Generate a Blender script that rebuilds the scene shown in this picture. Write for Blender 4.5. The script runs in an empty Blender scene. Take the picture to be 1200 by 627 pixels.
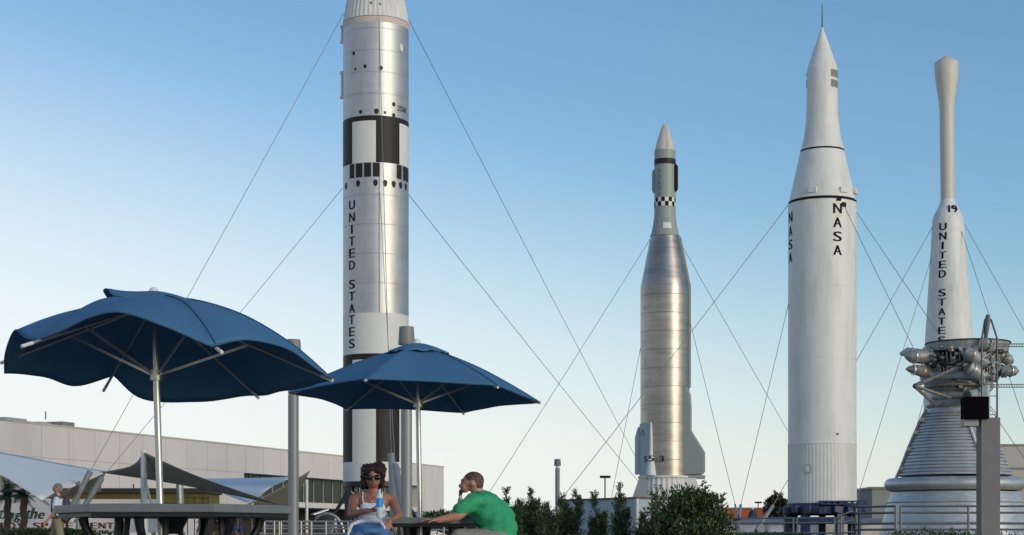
import bpy, bmesh, math, random
from math import radians as R, sin, cos, pi, atan2, asin, sqrt
from mathutils import Vector, Matrix, noise
random.seed(7)
scn = bpy.context.scene
COL = scn.collection

# ------------------------------------------------------------------ camera
CH = 0.55          # camera height
F = 2000.0         # focal length in pixels of a 1200 px wide frame
HY = 630.0         # horizon row
cam_d = bpy.data.cameras.new('camera'); cam = bpy.data.objects.new('camera', cam_d); COL.objects.link(cam)
cam.location = (0, 0, CH); cam.rotation_euler = (R(90), 0, 0)
cam_d.sensor_width = 36; cam_d.lens = 60.0
cam_d.shift_y = (HY - 313.5) / 1200.0
cam_d.clip_end = 5000; cam_d.clip_start = 0.1
scn.camera = cam

# ------------------------------------------------------------------ world, sun
SUN_EL, SUN_AZ = 14.0, 135.0
world = bpy.data.worlds.new('World'); scn.world = world; world.use_nodes = True
wn = world.node_tree.nodes; wl = world.node_tree.links
sky = wn.new('ShaderNodeTexSky'); sky.sky_type = 'NISHITA'; sky.sun_disc = False
sky.sun_elevation = R(SUN_EL); sky.sun_rotation = R(SUN_AZ)
sky.air_density = 1.0; sky.dust_density = 1.0; sky.ozone_density = 3.0
# pale ground haze low in the sky, a little thicker to the west (left)
tc = wn.new('ShaderNodeTexCoord'); sx = wn.new('ShaderNodeSeparateXYZ')
wl.new(tc.outputs['Generated'], sx.inputs[0])
mr = wn.new('ShaderNodeMapRange'); mr.interpolation_type = 'SMOOTHERSTEP'
mr.inputs['From Min'].default_value = -0.03; mr.inputs['From Max'].default_value = 0.285
mr.inputs['To Min'].default_value = 1.0; mr.inputs['To Max'].default_value = 0.0
off = wn.new('ShaderNodeMath'); off.operation = 'MULTIPLY_ADD'; off.inputs[1].default_value = 0.26
lim = wn.new('ShaderNodeMath'); lim.operation = 'MAXIMUM'; lim.inputs[1].default_value = -.36
wl.new(sx.outputs[0], lim.inputs[0]); wl.new(lim.outputs[0], off.inputs[0]); wl.new(sx.outputs[2], off.inputs[2])
wl.new(off.outputs[0], mr.inputs[0])
hz = wn.new('ShaderNodeMix'); hz.data_type = 'RGBA'
fm = wn.new('ShaderNodeMath'); fm.operation = 'MULTIPLY'; fm.inputs[1].default_value = 0.85
wl.new(mr.outputs[0], fm.inputs[0])
wl.new(fm.outputs[0], hz.inputs['Factor'])
tint = wn.new('ShaderNodeMix'); tint.data_type = 'RGBA'; tint.blend_type = 'MULTIPLY'; tint.inputs['Factor'].default_value = 1.0
wl.new(sky.outputs[0], tint.inputs[6]); tint.inputs[7].default_value = (.96, 1.07, 1.07, 1); wl.new(tint.outputs[2], hz.inputs[6]); hz.inputs[7].default_value = (6.2, 6.25, 6.1, 1)
wl.new(hz.outputs[2], wn['Background'].inputs[0]); wn['Background'].inputs[1].default_value = 0.10

sun_d = bpy.data.lights.new('sun', 'SUN'); sun = bpy.data.objects.new('sun', sun_d); COL.objects.link(sun)
sun_d.energy = 0.62; sun_d.angle = R(14); sun_d.color = (1.0, 0.83, 0.68)
sun.rotation_euler = (R(90 - SUN_EL), 0, R(180 - SUN_AZ)); sun.location = (60, -60, 30)

scn.view_settings.view_transform = 'Standard'; scn.view_settings.look = 'None'
scn.view_settings.gamma = 1.0; scn.view_settings.exposure = 0.63
scn.view_settings.use_curve_mapping = False
scn.cycles.max_bounces = 6

# ------------------------------------------------------------------ helpers
def at(px, py, Y): return Vector(((px - 600.0) / F * Y, Y, CH + (HY - py) / F * Y))
def wx(px, Y): return (px - 600.0) / F * Y
def wz(py, Y): return CH + (HY - py) / F * Y

def mat(name, rgb, rough=0.6, metal=0.0, var=0.10, scale=6.0, bump=0.0, stretch=(1, 1, 1), dirt=None, dirt_scale=3.0, spec=0.5, dirt_stretch=(1, 1, .25)):
    m = bpy.data.materials.new(name); m.use_nodes = True
    n = m.node_tree.nodes; l = m.node_tree.links; b = n['Principled BSDF']
    b.inputs['Roughness'].default_value = rough; b.inputs['Metallic'].default_value = metal
    b.inputs['Specular IOR Level'].default_value = spec
    t = n.new('ShaderNodeTexCoord'); mp = n.new('ShaderNodeMapping'); mp.inputs['Scale'].default_value = stretch
    l.new(t.outputs['Object'], mp.inputs[0])
    ns = n.new('ShaderNodeTexNoise'); ns.inputs['Scale'].default_value = scale; ns.inputs['Detail'].default_value = 6; ns.inputs['Roughness'].default_value = .6
    l.new(mp.outputs[0], ns.inputs['Vector'])
    mx = n.new('ShaderNodeMix'); mx.data_type = 'RGBA'
    r = n.new('ShaderNodeMapRange'); r.inputs['From Min'].default_value = .3; r.inputs['From Max'].default_value = .7
    l.new(ns.outputs['Fac'], r.inputs[0]); l.new(r.outputs[0], mx.inputs['Factor'])
    mx.inputs[6].default_value = tuple(max(0, c * (1 - var)) for c in rgb) + (1,)
    mx.inputs[7].default_value = tuple(min(1, c * (1 + var)) for c in rgb) + (1,)
    out = mx.outputs[2]
    if dirt:
        mp2 = n.new('ShaderNodeMapping'); mp2.inputs['Scale'].default_value = dirt_stretch
        l.new(t.outputs['Object'], mp2.inputs[0])
        n2 = n.new('ShaderNodeTexNoise'); n2.inputs['Scale'].default_value = dirt_scale; n2.inputs['Detail'].default_value = 8
        n2.inputs['Roughness'].default_value = .65; l.new(mp2.outputs[0], n2.inputs['Vector'])
        r2 = n.new('ShaderNodeMapRange'); r2.inputs['From Min'].default_value = .48; r2.inputs['From Max'].default_value = .75
        r2.inputs['To Max'].default_value = .6
        l.new(n2.outputs['Fac'], r2.inputs[0])
        m2 = n.new('ShaderNodeMix'); m2.data_type = 'RGBA'
        l.new(r2.outputs[0], m2.inputs['Factor']); l.new(out, m2.inputs[6]); m2.inputs[7].default_value = tuple(dirt) + (1,)
        out = m2.outputs[2]
    l.new(out, b.inputs['Base Color'])
    rr = n.new('ShaderNodeMapRange'); rr.inputs['To Min'].default_value = max(0, rough - .08); rr.inputs['To Max'].default_value = min(1, rough + .08)
    l.new(ns.outputs['Fac'], rr.inputs[0]); l.new(rr.outputs[0], b.inputs['Roughness'])
    if bump:
        bp = n.new('ShaderNodeBump'); bp.inputs['Strength'].default_value = bump; bp.inputs['Distance'].default_value = .02
        l.new(ns.outputs['Fac'], bp.inputs['Height']); l.new(bp.outputs[0], b.inputs['Normal'])
    return m

M = {}
M['ground'] = mat('asphalt_ground', (.10, .098, .095), .9, var=.25, scale=2, bump=.3)
M['paving'] = mat('paving', (.14, .132, .12), .85, var=.15, scale=8)
M['grass'] = mat('lawn', (.055, .09, .025), .9, var=.35, scale=12, bump=.4)
M['white'] = mat('white_paint', (.76, .75, .71), .5, var=.04, scale=2.0, dirt=(.50, .475, .42), dirt_scale=1.8, dirt_stretch=(1.6, 1.6, .22))
M['white_rib'] = mat('ribbed_white', (.70, .69, .65), .55, var=.04, scale=3, dirt=(.5, .48, .42), dirt_scale=1.3)
M['matte_white'] = mat('panel_white', (.72, .715, .68), .55, var=.03, scale=2.5)
M['dark'] = mat('black_paint', (.022, .018, .016), .5, var=.2, spec=.25)
M['ink'] = mat('black_lettering', (.012, .012, .014), .7, var=.1, spec=.15)
M['navy'] = mat('navy_steel', (.018, .035, .09), .45, var=.25)
M['silver'] = mat('brushed_silver_skin', (.53, .52, .515), .50, metal=.85, var=.07, scale=1.2, stretch=(.5, .5, 4), dirt=(.36, .35, .34), dirt_scale=2)
M['steel'] = mat('stainless_tank_skin', (.37, .335, .305), .37, metal=.9, var=.20, scale=1.0, stretch=(.35, .35, 3.0), dirt=(.21, .185, .165), dirt_scale=.9, dirt_stretch=(.7, .7, 1.6))
M['tan'] = mat('tan_fairing', (.60, .50, .43), .55, var=.05)
M['agena'] = mat('grey_green_stage', (.30, .335, .315), .5, var=.06)
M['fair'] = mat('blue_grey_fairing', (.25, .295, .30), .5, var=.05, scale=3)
M['nose'] = mat('ivory_nose', (.62, .575, .50), .5, var=.06)
M['cable'] = mat('steel_cable', (.26, .27, .28), .6, metal=.2)
M['galv'] = mat('galvanised_steel', (.40, .40, .39), .42, metal=.7, var=.1, scale=10)
M['pole'] = mat('grey_pole_paint', (.27, .28, .28), .45, metal=.25, var=.08, scale=5)
M['cap'] = mat('lamp_cap_grey', (.22, .22, .21), .5, var=.08)
M['ptop'] = mat('aluminium_pole', (.50, .50, .49), .35, metal=.8, var=.06)
M['lens'] = mat('frosted_lens', (.80, .82, .80), .3, var=.03)
M['table'] = mat('table_rim', (.16, .175, .18), .45, var=.1, scale=12)
M['black'] = mat('black_steel', (.012, .012, .014), .45, var=.2)
M['engine'] = mat('engine_silver', (.50, .51, .51), .40, metal=.45, var=.16, scale=3, stretch=(1, 1, 5), dirt=(.27, .27, .27), dirt_scale=2.5)
M['engine_w'] = mat('engine_housing', (.36, .38, .365), .5, metal=.25, var=.25, scale=6, dirt=(.13, .12, .11), dirt_scale=4)
M['engine_d'] = mat('engine_dark', (.10, .10, .10), .5, metal=.5, var=.3, scale=8)
M['engine_c'] = mat('engine_tan_pipes', (.36, .32, .27), .4, metal=.5, var=.2, scale=8)
M['mast'] = mat('grey_mast_steel', (.11, .12, .13), .5, metal=.4)
M['conc'] = mat('grey_post_paint', (.19, .185, .185), .75, var=.08, scale=14)
M['build'] = mat('white_wall_panels', (.74, .675, .64), .75, var=.03, scale=.6, dirt=(.60, .55, .515), dirt_scale=.5, dirt_stretch=(1, 1, .18))
M['joint'] = mat('panel_joint', (.54, .50, .475), .85, var=.05)
M['glass'] = mat('dark_window_glass', (.018, .020, .020), .15, var=.3, scale=.5)
M['frame'] = mat('window_mullion', (.34, .33, .31), .5, var=.05)
M['gbuild'] = mat('grey_wall', (.26, .27, .26), .8, var=.06, scale=1)
M['bbuild'] = mat('beige_wall', (.46, .44, .40), .8, var=.05, scale=1)
M['roofbox'] = mat('roof_unit_metal', (.40, .40, .36), .6, var=.12)
M['orange'] = mat('orange_wall', (.62, .12, .03), .7, var=.10, scale=1)
M['olive'] = mat('olive_fascia', (.16, .125, .02), .8, var=.2, scale=1.2)
M['dkroof'] = mat('dark_roof_edge', (.045, .04, .035), .8, var=.15)
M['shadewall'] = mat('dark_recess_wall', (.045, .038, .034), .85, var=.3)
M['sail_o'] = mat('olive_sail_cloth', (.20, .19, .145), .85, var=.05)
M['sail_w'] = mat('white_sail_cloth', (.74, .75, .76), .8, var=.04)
M['signw'] = mat('sign_board_white', (.74, .68, .66), .6, var=.04)
M['signg'] = mat('sign_green', (.03, .10, .05), .6)
M['signm'] = mat('sign_maroon', (.13, .025, .03), .6)
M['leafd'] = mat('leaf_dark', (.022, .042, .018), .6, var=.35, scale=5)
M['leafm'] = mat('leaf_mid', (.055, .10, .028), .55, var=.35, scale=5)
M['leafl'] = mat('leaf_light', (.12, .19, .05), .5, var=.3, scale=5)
M['leafr'] = mat('leaf_reddish', (.13, .04, .03), .6, var=.3, scale=5)
M['bark'] = mat('bark', (.11, .075, .055), .9, var=.3, scale=14, bump=.5)
M['skin_t'] = mat('tanned_skin', (.33, .145, .095), .5, var=.08, scale=14)
M['skin_l'] = mat('light_skin', (.50, .24, .17), .5, var=.08, scale=14)
M['hair_a'] = mat('auburn_hair', (.022, .007, .008), .5, var=.7, scale=90, bump=1.0, stretch=(1, 1, .35))
M['hair_b'] = mat('cropped_hair', (.10, .058, .046), .7, var=.3, scale=60)
M['hair_g'] = mat('grey_hair', (.22, .19, .17), .7, var=.2, scale=30)
M['tee_g'] = mat('green_cotton', (.035, .36, .16), .85, var=.12, scale=9, bump=.7, stretch=(1, 1, 2.2))
M['cloth_w'] = mat('white_cotton', (.66, .68, .76), .8, var=.05, scale=10, bump=.2)
M['denim'] = mat('blue_denim', (.07, .19, .38), .85, var=.15, scale=20)
M['khaki'] = mat('khaki_cotton', (.27, .22, .13), .85, var=.12, scale=10)
M['greyshort'] = mat('grey_twill', (.27, .25, .22), .85, var=.1)
M['pack'] = mat('backpack_nylon', (.065, .05, .075), .7, var=.3, scale=8)
M['bluecloth'] = mat('blue_cloth', (.04, .10, .30), .8, var=.2)
M['pink'] = mat('salmon_cotton', (.55, .20, .12), .85, var=.1)
M['blackgl'] = mat('sunglass_lens', (.006, .006, .008), .15, var=.1)
M['gold'] = mat('gold_metal', (.8, .6, .25), .3, metal=1)
M['brightblue'] = mat('bright_blue_label', (.02, .30, .80), .5, var=.15, scale=30)
M['pet'] = mat('clear_plastic', (.62, .70, .74), .12, var=.05)
M['green_sign'] = mat('lime_green_panel', (.20, .42, .04), .6)
M['banner'] = mat('blue_banner_cloth', (.06, .20, .38), .6, var=.5, scale=1.5)
M['bluewall'] = mat('slate_blue_wall', (.14, .17, .27), .75, var=.12, scale=1.5)
M['mural'] = mat('pale_mural_wall', (.34, .36, .42), .75, var=.45, scale=1.6)
M['umb'] = None
M['blk'] = mat('pale_blue_block', (.46, .52, .55), .7, var=.05)

def canopy_mat():
    m = bpy.data.materials.new('blue_canvas'); m.use_nodes = True
    n = m.node_tree.nodes; l = m.node_tree.links; b = n['Principled BSDF']
    t = n.new('ShaderNodeTexCoord')
    ns = n.new('ShaderNodeTexNoise'); ns.inputs['Scale'].default_value = 4; ns.inputs['Detail'].default_value = 5
    l.new(t.outputs['Object'], ns.inputs['Vector'])
    mx = n.new('ShaderNodeMix'); mx.data_type = 'RGBA'; l.new(ns.outputs['Fac'], mx.inputs['Factor'])
    mx.inputs[6].default_value = (.046, .150, .28, 1); mx.inputs[7].default_value = (.064, .19, .345, 1)
    l.new(mx.outputs[2], b.inputs['Base Color']); b.inputs['Roughness'].default_value = .85
    n2 = n.new('ShaderNodeTexNoise'); n2.inputs['Scale'].default_value = 300; l.new(t.outputs['Object'], n2.inputs['Vector'])
    n3 = n.new('ShaderNodeTexNoise'); n3.inputs['Scale'].default_value = 7; l.new(t.outputs['Object'], n3.inputs['Vector'])
    ad = n.new('ShaderNodeMath'); ad.operation = 'MULTIPLY_ADD'; ad.inputs[1].default_value = .06
    l.new(n2.outputs['Fac'], ad.inputs[0]); l.new(n3.outputs['Fac'], ad.inputs[2])
    bp = n.new('ShaderNodeBump'); bp.inputs['Strength'].default_value = .35; bp.inputs['Distance'].default_value = .03
    l.new(ad.outputs[0], bp.inputs['Height']); l.new(bp.outputs[0], b.inputs['Normal'])
    return m
M['umb'] = canopy_mat(); M['seam'] = mat('canvas_seam', (.04, .11, .20), .85)

def empty(name, loc, label, cat, group=None, kind=None):
    o = bpy.data.objects.new(name, None); COL.objects.link(o); o.location = loc
    o['label'] = label; o['category'] = cat
    if group: o['group'] = group
    if kind: o['kind'] = kind
    return o

def root_loc(o):
    v = Vector((0, 0, 0))
    while o is not None: v += o.location; o = o.parent
    return v

class MB:
    """collects shapes (world coordinates) in one bmesh and links them as ONE mesh object"""
    def __init__(s): s.bm = bmesh.new(); s.mi = 0
    def face(s, vs, mi=None):
        try:
            f = s.bm.faces.new(vs); f.material_index = s.mi if mi is None else mi; return f
        except ValueError: return None
    def poly(s, pts, mi=None): return s.face([s.bm.verts.new(p) for p in pts], mi)
    def box(s, c, d, rz=0.0, mi=None):
        x, y, z = d[0] / 2, d[1] / 2, d[2] / 2; m = Matrix.Rotation(rz, 3, 'Z')
        v = [s.bm.verts.new(Vector(c) + m @ Vector(p)) for p in ((-x,-y,-z),(x,-y,-z),(x,y,-z),(-x,y,-z),(-x,-y,z),(x,-y,z),(x,y,z),(-x,y,z))]
        for q in ((0,3,2,1),(4,5,6,7),(0,1,5,4),(1,2,6,5),(2,3,7,6),(3,0,4,7)): s.face([v[i] for i in q], mi)
        return s
    def bar(s, a, b, w, h, mi=None):     # rectangular bar a->b
        a = Vector(a); b = Vector(b); d = (b - a).normalized()
        up = Vector((0,0,1)) if abs(d.z) < .95 else Vector((0,1,0))
        u = d.cross(up).normalized() * w / 2; t = u.cross(d).normalized() * h / 2
        v = [s.bm.verts.new(p) for p in (a-u-t, a+u-t, a+u+t, a-u+t, b-u-t, b+u-t, b+u+t, b-u+t)]
        for q in ((0,1,2,3),(7,6,5,4),(0,4,5,1),(1,5,6,2),(2,6,7,3),(3,7,4,0)): s.face([v[i] for i in q], mi)
        return s
    def tube(s, pts, r, seg=8, mi=None, cap=True):
        pts = [Vector(p) for p in pts]; rs = r if isinstance(r, (list, tuple)) else [r] * len(pts)
        rings = []; prev = None
        for i, p in enumerate(pts):
            d = (pts[min(i + 1, len(pts) - 1)] - pts[max(i - 1, 0)]).normalized()
            if prev is None:
                up = Vector((0,0,1)) if abs(d.z) < .9 else Vector((1,0,0)); u = d.cross(up).normalized()
            else:
                u = (prev - d * prev.dot(d)).normalized()
            prev = u; w = d.cross(u)
            rings.append([s.bm.verts.new(p + (u * cos(2*pi*k/seg) + w * sin(2*pi*k/seg)) * rs[i]) for k in range(seg)])
        for a, b in zip(rings, rings[1:]):
            for k in range(seg): s.face([a[k], a[(k+1)%seg], b[(k+1)%seg], b[k]], mi)
        if cap: s.face(rings[0][::-1], mi); s.face(rings[-1], mi)
        return s
    def lathe(s, c, prof, seg=64, a0=0.0, mf=None, cap=True, mi=None):
        """prof: (z, r); theta 0 faces the camera when a0 = facing angle"""
        rings = []
        for z, r in prof:
            rings.append([s.bm.verts.new((c[0] + r * sin(2*pi*k/seg - pi + a0), c[1] - r * cos(2*pi*k/seg - pi + a0), z)) for k in range(seg)])
        for i, (a, b) in enumerate(zip(rings, rings[1:])):
            zm = (prof[i][0] + prof[i+1][0]) / 2
            for k in range(seg):
                th = math.degrees(2*pi*(k+.5)/seg - pi)
                s.face([a[k], a[(k+1)%seg], b[(k+1)%seg], b[k]], mf(zm, th) if mf else mi)
        if cap: s.face(rings[0][::-1], mi if mi is not None else 0); s.face(rings[-1], mi if mi is not None else 0)
        return s
    def ball(s, c, r, sub=2, sc=(1,1,1), mi=None):
        res = bmesh.ops.create_icosphere(s.bm, subdivisions=sub, radius=r)
        for v in res['verts']:
            v.co = Vector(c) + Vector((v.co.x*sc[0], v.co.y*sc[1], v.co.z*sc[2]))
            for f in v.link_faces: f.material_index = s.mi if mi is None else mi
        return s
    def build(s, name, mats, parent=None, smooth=True, sharp=35, bevel=0, recalc=True):
        if recalc: bmesh.ops.recalc_face_normals(s.bm, faces=s.bm.faces[:])
        o0 = root_loc(parent) if parent else Vector((0,0,0))
        if parent is not None:
            for v in s.bm.verts: v.co -= o0
        me = bpy.data.meshes.new(name); s.bm.to_mesh(me); s.bm.free()
        for m in (mats if isinstance(mats, (list, tuple)) else [mats]): me.materials.append(m)
        if smooth:
            for p in me.polygons: p.use_smooth = True
            me.set_sharp_from_angle(angle=R(sharp))
        o = bpy.data.objects.new(name, me); COL.objects.link(o)
        if parent: o.parent = parent
        if bevel:
            md = o.modifiers.new('bevel', 'BEVEL'); md.width = bevel; md.segments = 2; md.limit_method = 'ANGLE'; md.angle_limit = R(40)
        return o

def tag(o, label=None, cat=None, group=None, kind=None):
    if label: o['label'] = label
    if cat: o['category'] = cat
    if group: o['group'] = group
    if kind: o['kind'] = kind
    return o

def copy_tree(o, parent=None):
    c = o.copy(); COL.objects.link(c); c.parent = parent
    for ch in list(o.children): copy_tree(ch, c)
    return c

# lettering: a glyph outline made solid, laid on a cylinder or on a plane
_gl = {}
def glyph(ch, shear=0.0):
    if (ch, shear) in _gl: return _gl[(ch, shear)]
    cu = bpy.data.curves.new('glyph', 'FONT'); cu.body = ch; cu.size = 1.0; cu.shear = shear; cu.resolution_u = 4
    o = bpy.data.objects.new('glyph', cu); COL.objects.link(o)
    dg = bpy.context.evaluated_depsgraph_get(); me = bpy.data.meshes.new_from_object(o.evaluated_get(dg))
    vs = [v.co.copy() for v in me.vertices]; fs = [tuple(p.vertices) for p in me.polygons]
    x0 = min(v.x for v in vs); x1 = max(v.x for v in vs); y0 = min(v.y for v in vs); y1 = max(v.y for v in vs)
    _gl[(ch, shear)] = (vs, fs, x0, x1, y0, y1)
    bpy.data.objects.remove(o); bpy.data.curves.remove(cu); bpy.data.meshes.remove(me)
    return _gl[(ch, shear)]
def glyph_on(mb, ch, fn, w, h, full=True, weight=1.0):
    """fn(u, v) -> world point; the glyph fills a w x h box centred on 0,0"""
    vs, fs, x0, x1, y0, y1 = glyph(ch)
    if ch in 'I1': w = w * .22 if ch == 'I' else w * .5
    def q(v, dx=0.0): return fn(((v.x - x0) / (x1 - x0) - .5) * w + dx, ((v.y - y0) / (y1 - y0) - .5) * h)
    for dx in ((0,) if weight <= 1 else (-.012 * weight, .012 * weight)):
        b = [mb.bm.verts.new(q(v, dx)) for v in vs]
        for f in fs: mb.face([b[i] for i in f])
def cyl_fn(c, a0, th0, z0, rf, dr=.012):
    def fn(u, v):
        z = z0 + v; r = rf(z) + dr; th = a0 + th0 + u / rf(z)
        return Vector((c[0] + r * sin(th), c[1] - r * cos(th), z))
    return fn
def vertical_word(mb, letters, c, a0, off_px, hw_px, Y, rf, w, h, weight=1.0):
    th = asin(off_px / hw_px)
    for ch, py in letters:
        r0 = rf(CH + (HY - py) / F * Y); z = CH + (HY - py) / F * (Y - r0 * cos(th))
        glyph_on(mb, ch, cyl_fn(c, a0, th, z, rf), w, h, weight=weight)

def patch(mb, c, a0, t0, t1, z0, z1, rf, dr=.01, mi=None, n=4):
    a = []
    for i in range(n + 1):
        th = R(t0 + (t1 - t0) * i / n) + a0
        a.append([mb.bm.verts.new((c[0] + (rf(z) + dr) * sin(th), c[1] - (rf(z) + dr) * cos(th), z)) for z in (z0, z1)])
    for p, q in zip(a, a[1:]): mb.face([p[0], q[0], q[1], p[1]], mi)
def spot(mb, c, a0, th, z, r, rf, drop=1.0, mi=None, dr=.012):
    vs = []
    for k in range(12):
        an = 2*pi*k/12; u = r * sin(an); v = r * cos(an) * (drop if cos(an) < 0 else 1.0)
        t = R(th) + a0 + u / rf(z); vs.append((c[0] + (rf(z)+dr) * sin(t), c[1] - (rf(z)+dr) * cos(t), z + v))
    mb.poly(vs, mi)
def interp(tab):
    def f(z):
        if z <= tab[0][0]: return tab[0][1]
        for (a, ra), (b, rb) in zip(tab, tab[1:]):
            if z <= b: return ra + (rb - ra) * (z - a) / (b - a)
        return tab[-1][1]
    return f

# ------------------------------------------------------------------ ground
mb = MB(); rows = [-120, 0, 20, 30, 42, 46, 60, 90, 130, 200, 400, 900, 2500]; cols = [-2500, -600, -200, -80, -40, -15, 0, 15, 40, 80, 200, 600, 2500]
gz = lambda y: 0.0 if y <= 42 else (.45 * min(1, (y - 42) / 4))
g = [[mb.bm.verts.new((x, y, gz(y))) for x in cols] for y in rows]
for i in range(len(rows)-1):
    for j in range(len(cols)-1): mb.face([g[i][j], g[i][j+1], g[i+1][j+1], g[i+1][j]])
tag(mb.build('ground', M['ground']), kind='structure')
mb = MB(); mb.poly([(-14, 4, .004), (10, 4, .004), (10, 26, .004), (-14, 26, .004)]); tag(mb.build('plaza', M['paving']), kind='structure')
mb = MB(); mb.poly([(-6, 30, .004), (30, 30, .004), (30, 41.9, .004), (-6, 41.9, .004)]); tag(mb.build('lawn', M['grass']), kind='structure')
mb = MB(); mb.poly([(-60, 46.2, .455), (60, 46.2, .455), (60, 100, .455), (-60, 100, .455)]); tag(mb.build('garden_paving', M['paving']), kind='structure')
GZ = .455

# ------------------------------------------------------------------ rockets
def facing(c): return atan2(-c[0], c[1])
def zring(py, Y, r): return CH + (HY - py) / F * (Y - r)

# --- tall silver rocket (left)
YT = 80.0; cT = (wx(440.5, YT), YT); aT = facing(cT); RT = 38.4 / F * YT
zr = lambda py: zring(py, YT, RT)
cap_top = zr(-95)
rT = interp([(0, RT), (zr(18), RT), (zr(-60), RT * .62), (60, .2)])
titan = empty('rocket', (cT[0], cT[1], wz(565, YT)), 'tallest silver rocket with black and white bands and UNITED STATES down its side', 'rocket')
zb = wz(565, YT)
def ribbed(c, z0, z1, r0, r1, a0, n=60, d=.015):
    b = MB(); rings = []
    for z, r in ((z0, r0), (z1, r1)):
        rings.append([b.bm.verts.new((c[0] + (r + (d if (k//2) % 2 else 0)) * sin(2*pi*k/(4*n) + a0), c[1] - (r + (d if (k//2) % 2 else 0)) * cos(2*pi*k/(4*n) + a0), z)) for k in range(4*n)])
    for k in range(4*n): b.face([rings[0][k], rings[0][(k+1)%(4*n)], rings[1][(k+1)%(4*n)], rings[1][k]])
    b.face(rings[0]); b.face(rings[1]); return b
def sect(zm, th): return 1 if (-90 <= th < -45 or 0 <= th < 45 or 90 <= th < 135 or th < -135) else 0
mb = MB(); mb.lathe(cT, [(zb, RT), (zr(541), RT)], 96, aT); mb.build('aft_skirt', M['matte_white'], titan)
mb = MB(); mb.lathe(cT, [(zr(541), RT), (zr(421), RT), (zr(414), RT)], 96, aT, mf=lambda z, th: 1 if z > zr(421) else sect(z, th), cap=False)
mb.build('striped_lower_barrel', [M['matte_white'], M['dark']], titan)
mb = MB(); z0, z1 = zr(414), zr(366); n = 4
prof = []
for i in range(n + 1):
    z = z0 + (z1 - z0) * i / n; prof += [(z, RT), (z + .012, RT - .006), (z + .024, RT)] if 0 < i < n else [(z, RT)]
mb.lathe(cT, prof, 96, aT, cap=False); mb.build('white_barrel', M['matte_white'], titan, sharp=12)
def skin(z0, z1, step=1.35):
    prof = [(z0, RT)]; z = z0 + step
    while z < z1 - .3:
        prof += [(z, RT), (z + .012, RT - .005), (z + .03, RT - .005), (z + .042, RT)]; z += step
    return prof + [(z1, RT)]
mb = MB(); mb.lathe(cT, skin(zr(366), zr(190)), 96, aT, cap=False); s1 = mb.build('first_stage_tank', M['silver'], titan, sharp=12)
mb = MB(); mb.lathe(cT, [(zr(190), RT+.004), (zr(141), RT+.004), (zr(135), RT+.004)], 96, aT, mf=lambda z, th: 1 if z > zr(141) else sect(z, th), cap=False)
mb.build('striped_upper_barrel', [M['matte_white'], M['dark']], titan)
mb = MB(); mb.lathe(cT, skin(zr(135), zr(25), 1.0), 96, aT, cap=False); s2 = mb.build('second_stage_tank', M['silver'], titan, sharp=12)
mb = MB(); mb.lathe(cT, [(zr(25), RT+.002), (zr(18), RT+.006)], 96, aT, cap=False); mb.build('tan_ring', M['tan'], titan)
b = ribbed(cT, zr(17.5), zr(-45), RT + .0, RT * .73, aT, 44, .02); b.build('ribbed_adapter', M['white_rib'], titan, sharp=20)
mb = MB(); mb.lathe(cT, [(zr(-45), RT*.73), (zr(-95), RT*.62), (zr(-96), RT*.6), (zr(-150), RT*.26), (zr(-170), RT*.25), (zr(-171), .1)], 48, aT); mb.build('capsule', M['dark'], titan)
# vents, ports, fittings
A = lambda px: math.degrees(asin(max(-.99, min(.99, (px - 440.5) / 38.4))))
rc = lambda z: RT
for p0, p1 in ((410.5,415.5),(417.5,425),(427,435),(437,445),(464.5,470),(472,478)): mb = MB(); patch(mb, cT, aT, A(p0), A(p1), zr(207), zr(190.5), rc, .012); mb.build('vent_panel', M['dark'], titan)
for t in range(100, 260, 14): mb = MB(); patch(mb, cT, aT, t, t + 10, zr(207), zr(190.5), rc, .012); mb.build('vent_panel', M['dark'], titan)
for p in (406, 420, 440, 451, 461, 469, 475): mb = MB(); spot(mb, cT, aT, A(p), zr(213), .11, rc, 1.9); mb.build('port', M['dark'], titan)
for p, y, r in ((415,60,.08),(417,79,.06),(428,77,.08),(446,79,.10),(461,120,.09),(423,130,.08),(441,130,.11),(451,131,.06),(461,133,.09),(434,3,.07),(445,4,.06),(440,-3,.06)):
    mb = MB(); spot(mb, cT, aT, A(p), zr(y), r, (lambda z: rT(z) + (.02 if z > zr(17) else 0)), 1.3); mb.build('port', M['dark'], titan)
for y0, y1, th in ((86, 115, -90), (32, 50, -90)):
    mb = MB(); t = R(th) + aT; x, y = cT[0] + (RT+.05) * sin(t), cT[1] - (RT+.05) * cos(t)
    mb.tube([(x, y, wz(y1, YT)), (x, y, wz(y0, YT))], .055, 8); mb.box((x, y, wz(y1, YT)), (.16, .16, .12)); mb.box((x, y, wz(y0, YT)), (.16, .16, .10)); mb.build('fitting', M['white'], titan)
mb = MB(); t = R(A(469)) + aT; mb.ball((cT[0] + RT*sin(t), cT[1] - RT*cos(t), zr(52)), .12, 2, (1, 1, 1.9))
mb.build('fitting', M['white'], titan)
for th, w, y0, y1 in ((6, .05, 366, 208), (6, .03, 135, 25)):
    mb = MB(); t = R(th) + aT
    mb.bar((cT[0] + RT*sin(t), cT[1] - RT*cos(t), zr(y0)), (cT[0] + RT*sin(t), cT[1] - RT*cos(t), zr(y1)), w, .05)
    mb.build('cable_conduit', M['galv'], titan)
mb = MB()
vertical_word(mb, list(zip('UNITED', (240.5,255,269,283,297,311))) + list(zip('STATES', (333.5,347.5,361.5,375,389,403))), cT, aT, -27.6, 38.4, YT, rc, .36, .42, 1.3)
mb.build('lettering', M['ink'], titan)
mb = MB(); z = zr(123.5)
for i, ch in enumerate('2558'): glyph_on(mb, ch, cyl_fn(cT, aT, R(A(466.5)) + .11 * i, z, rc), .15, .25)
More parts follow.
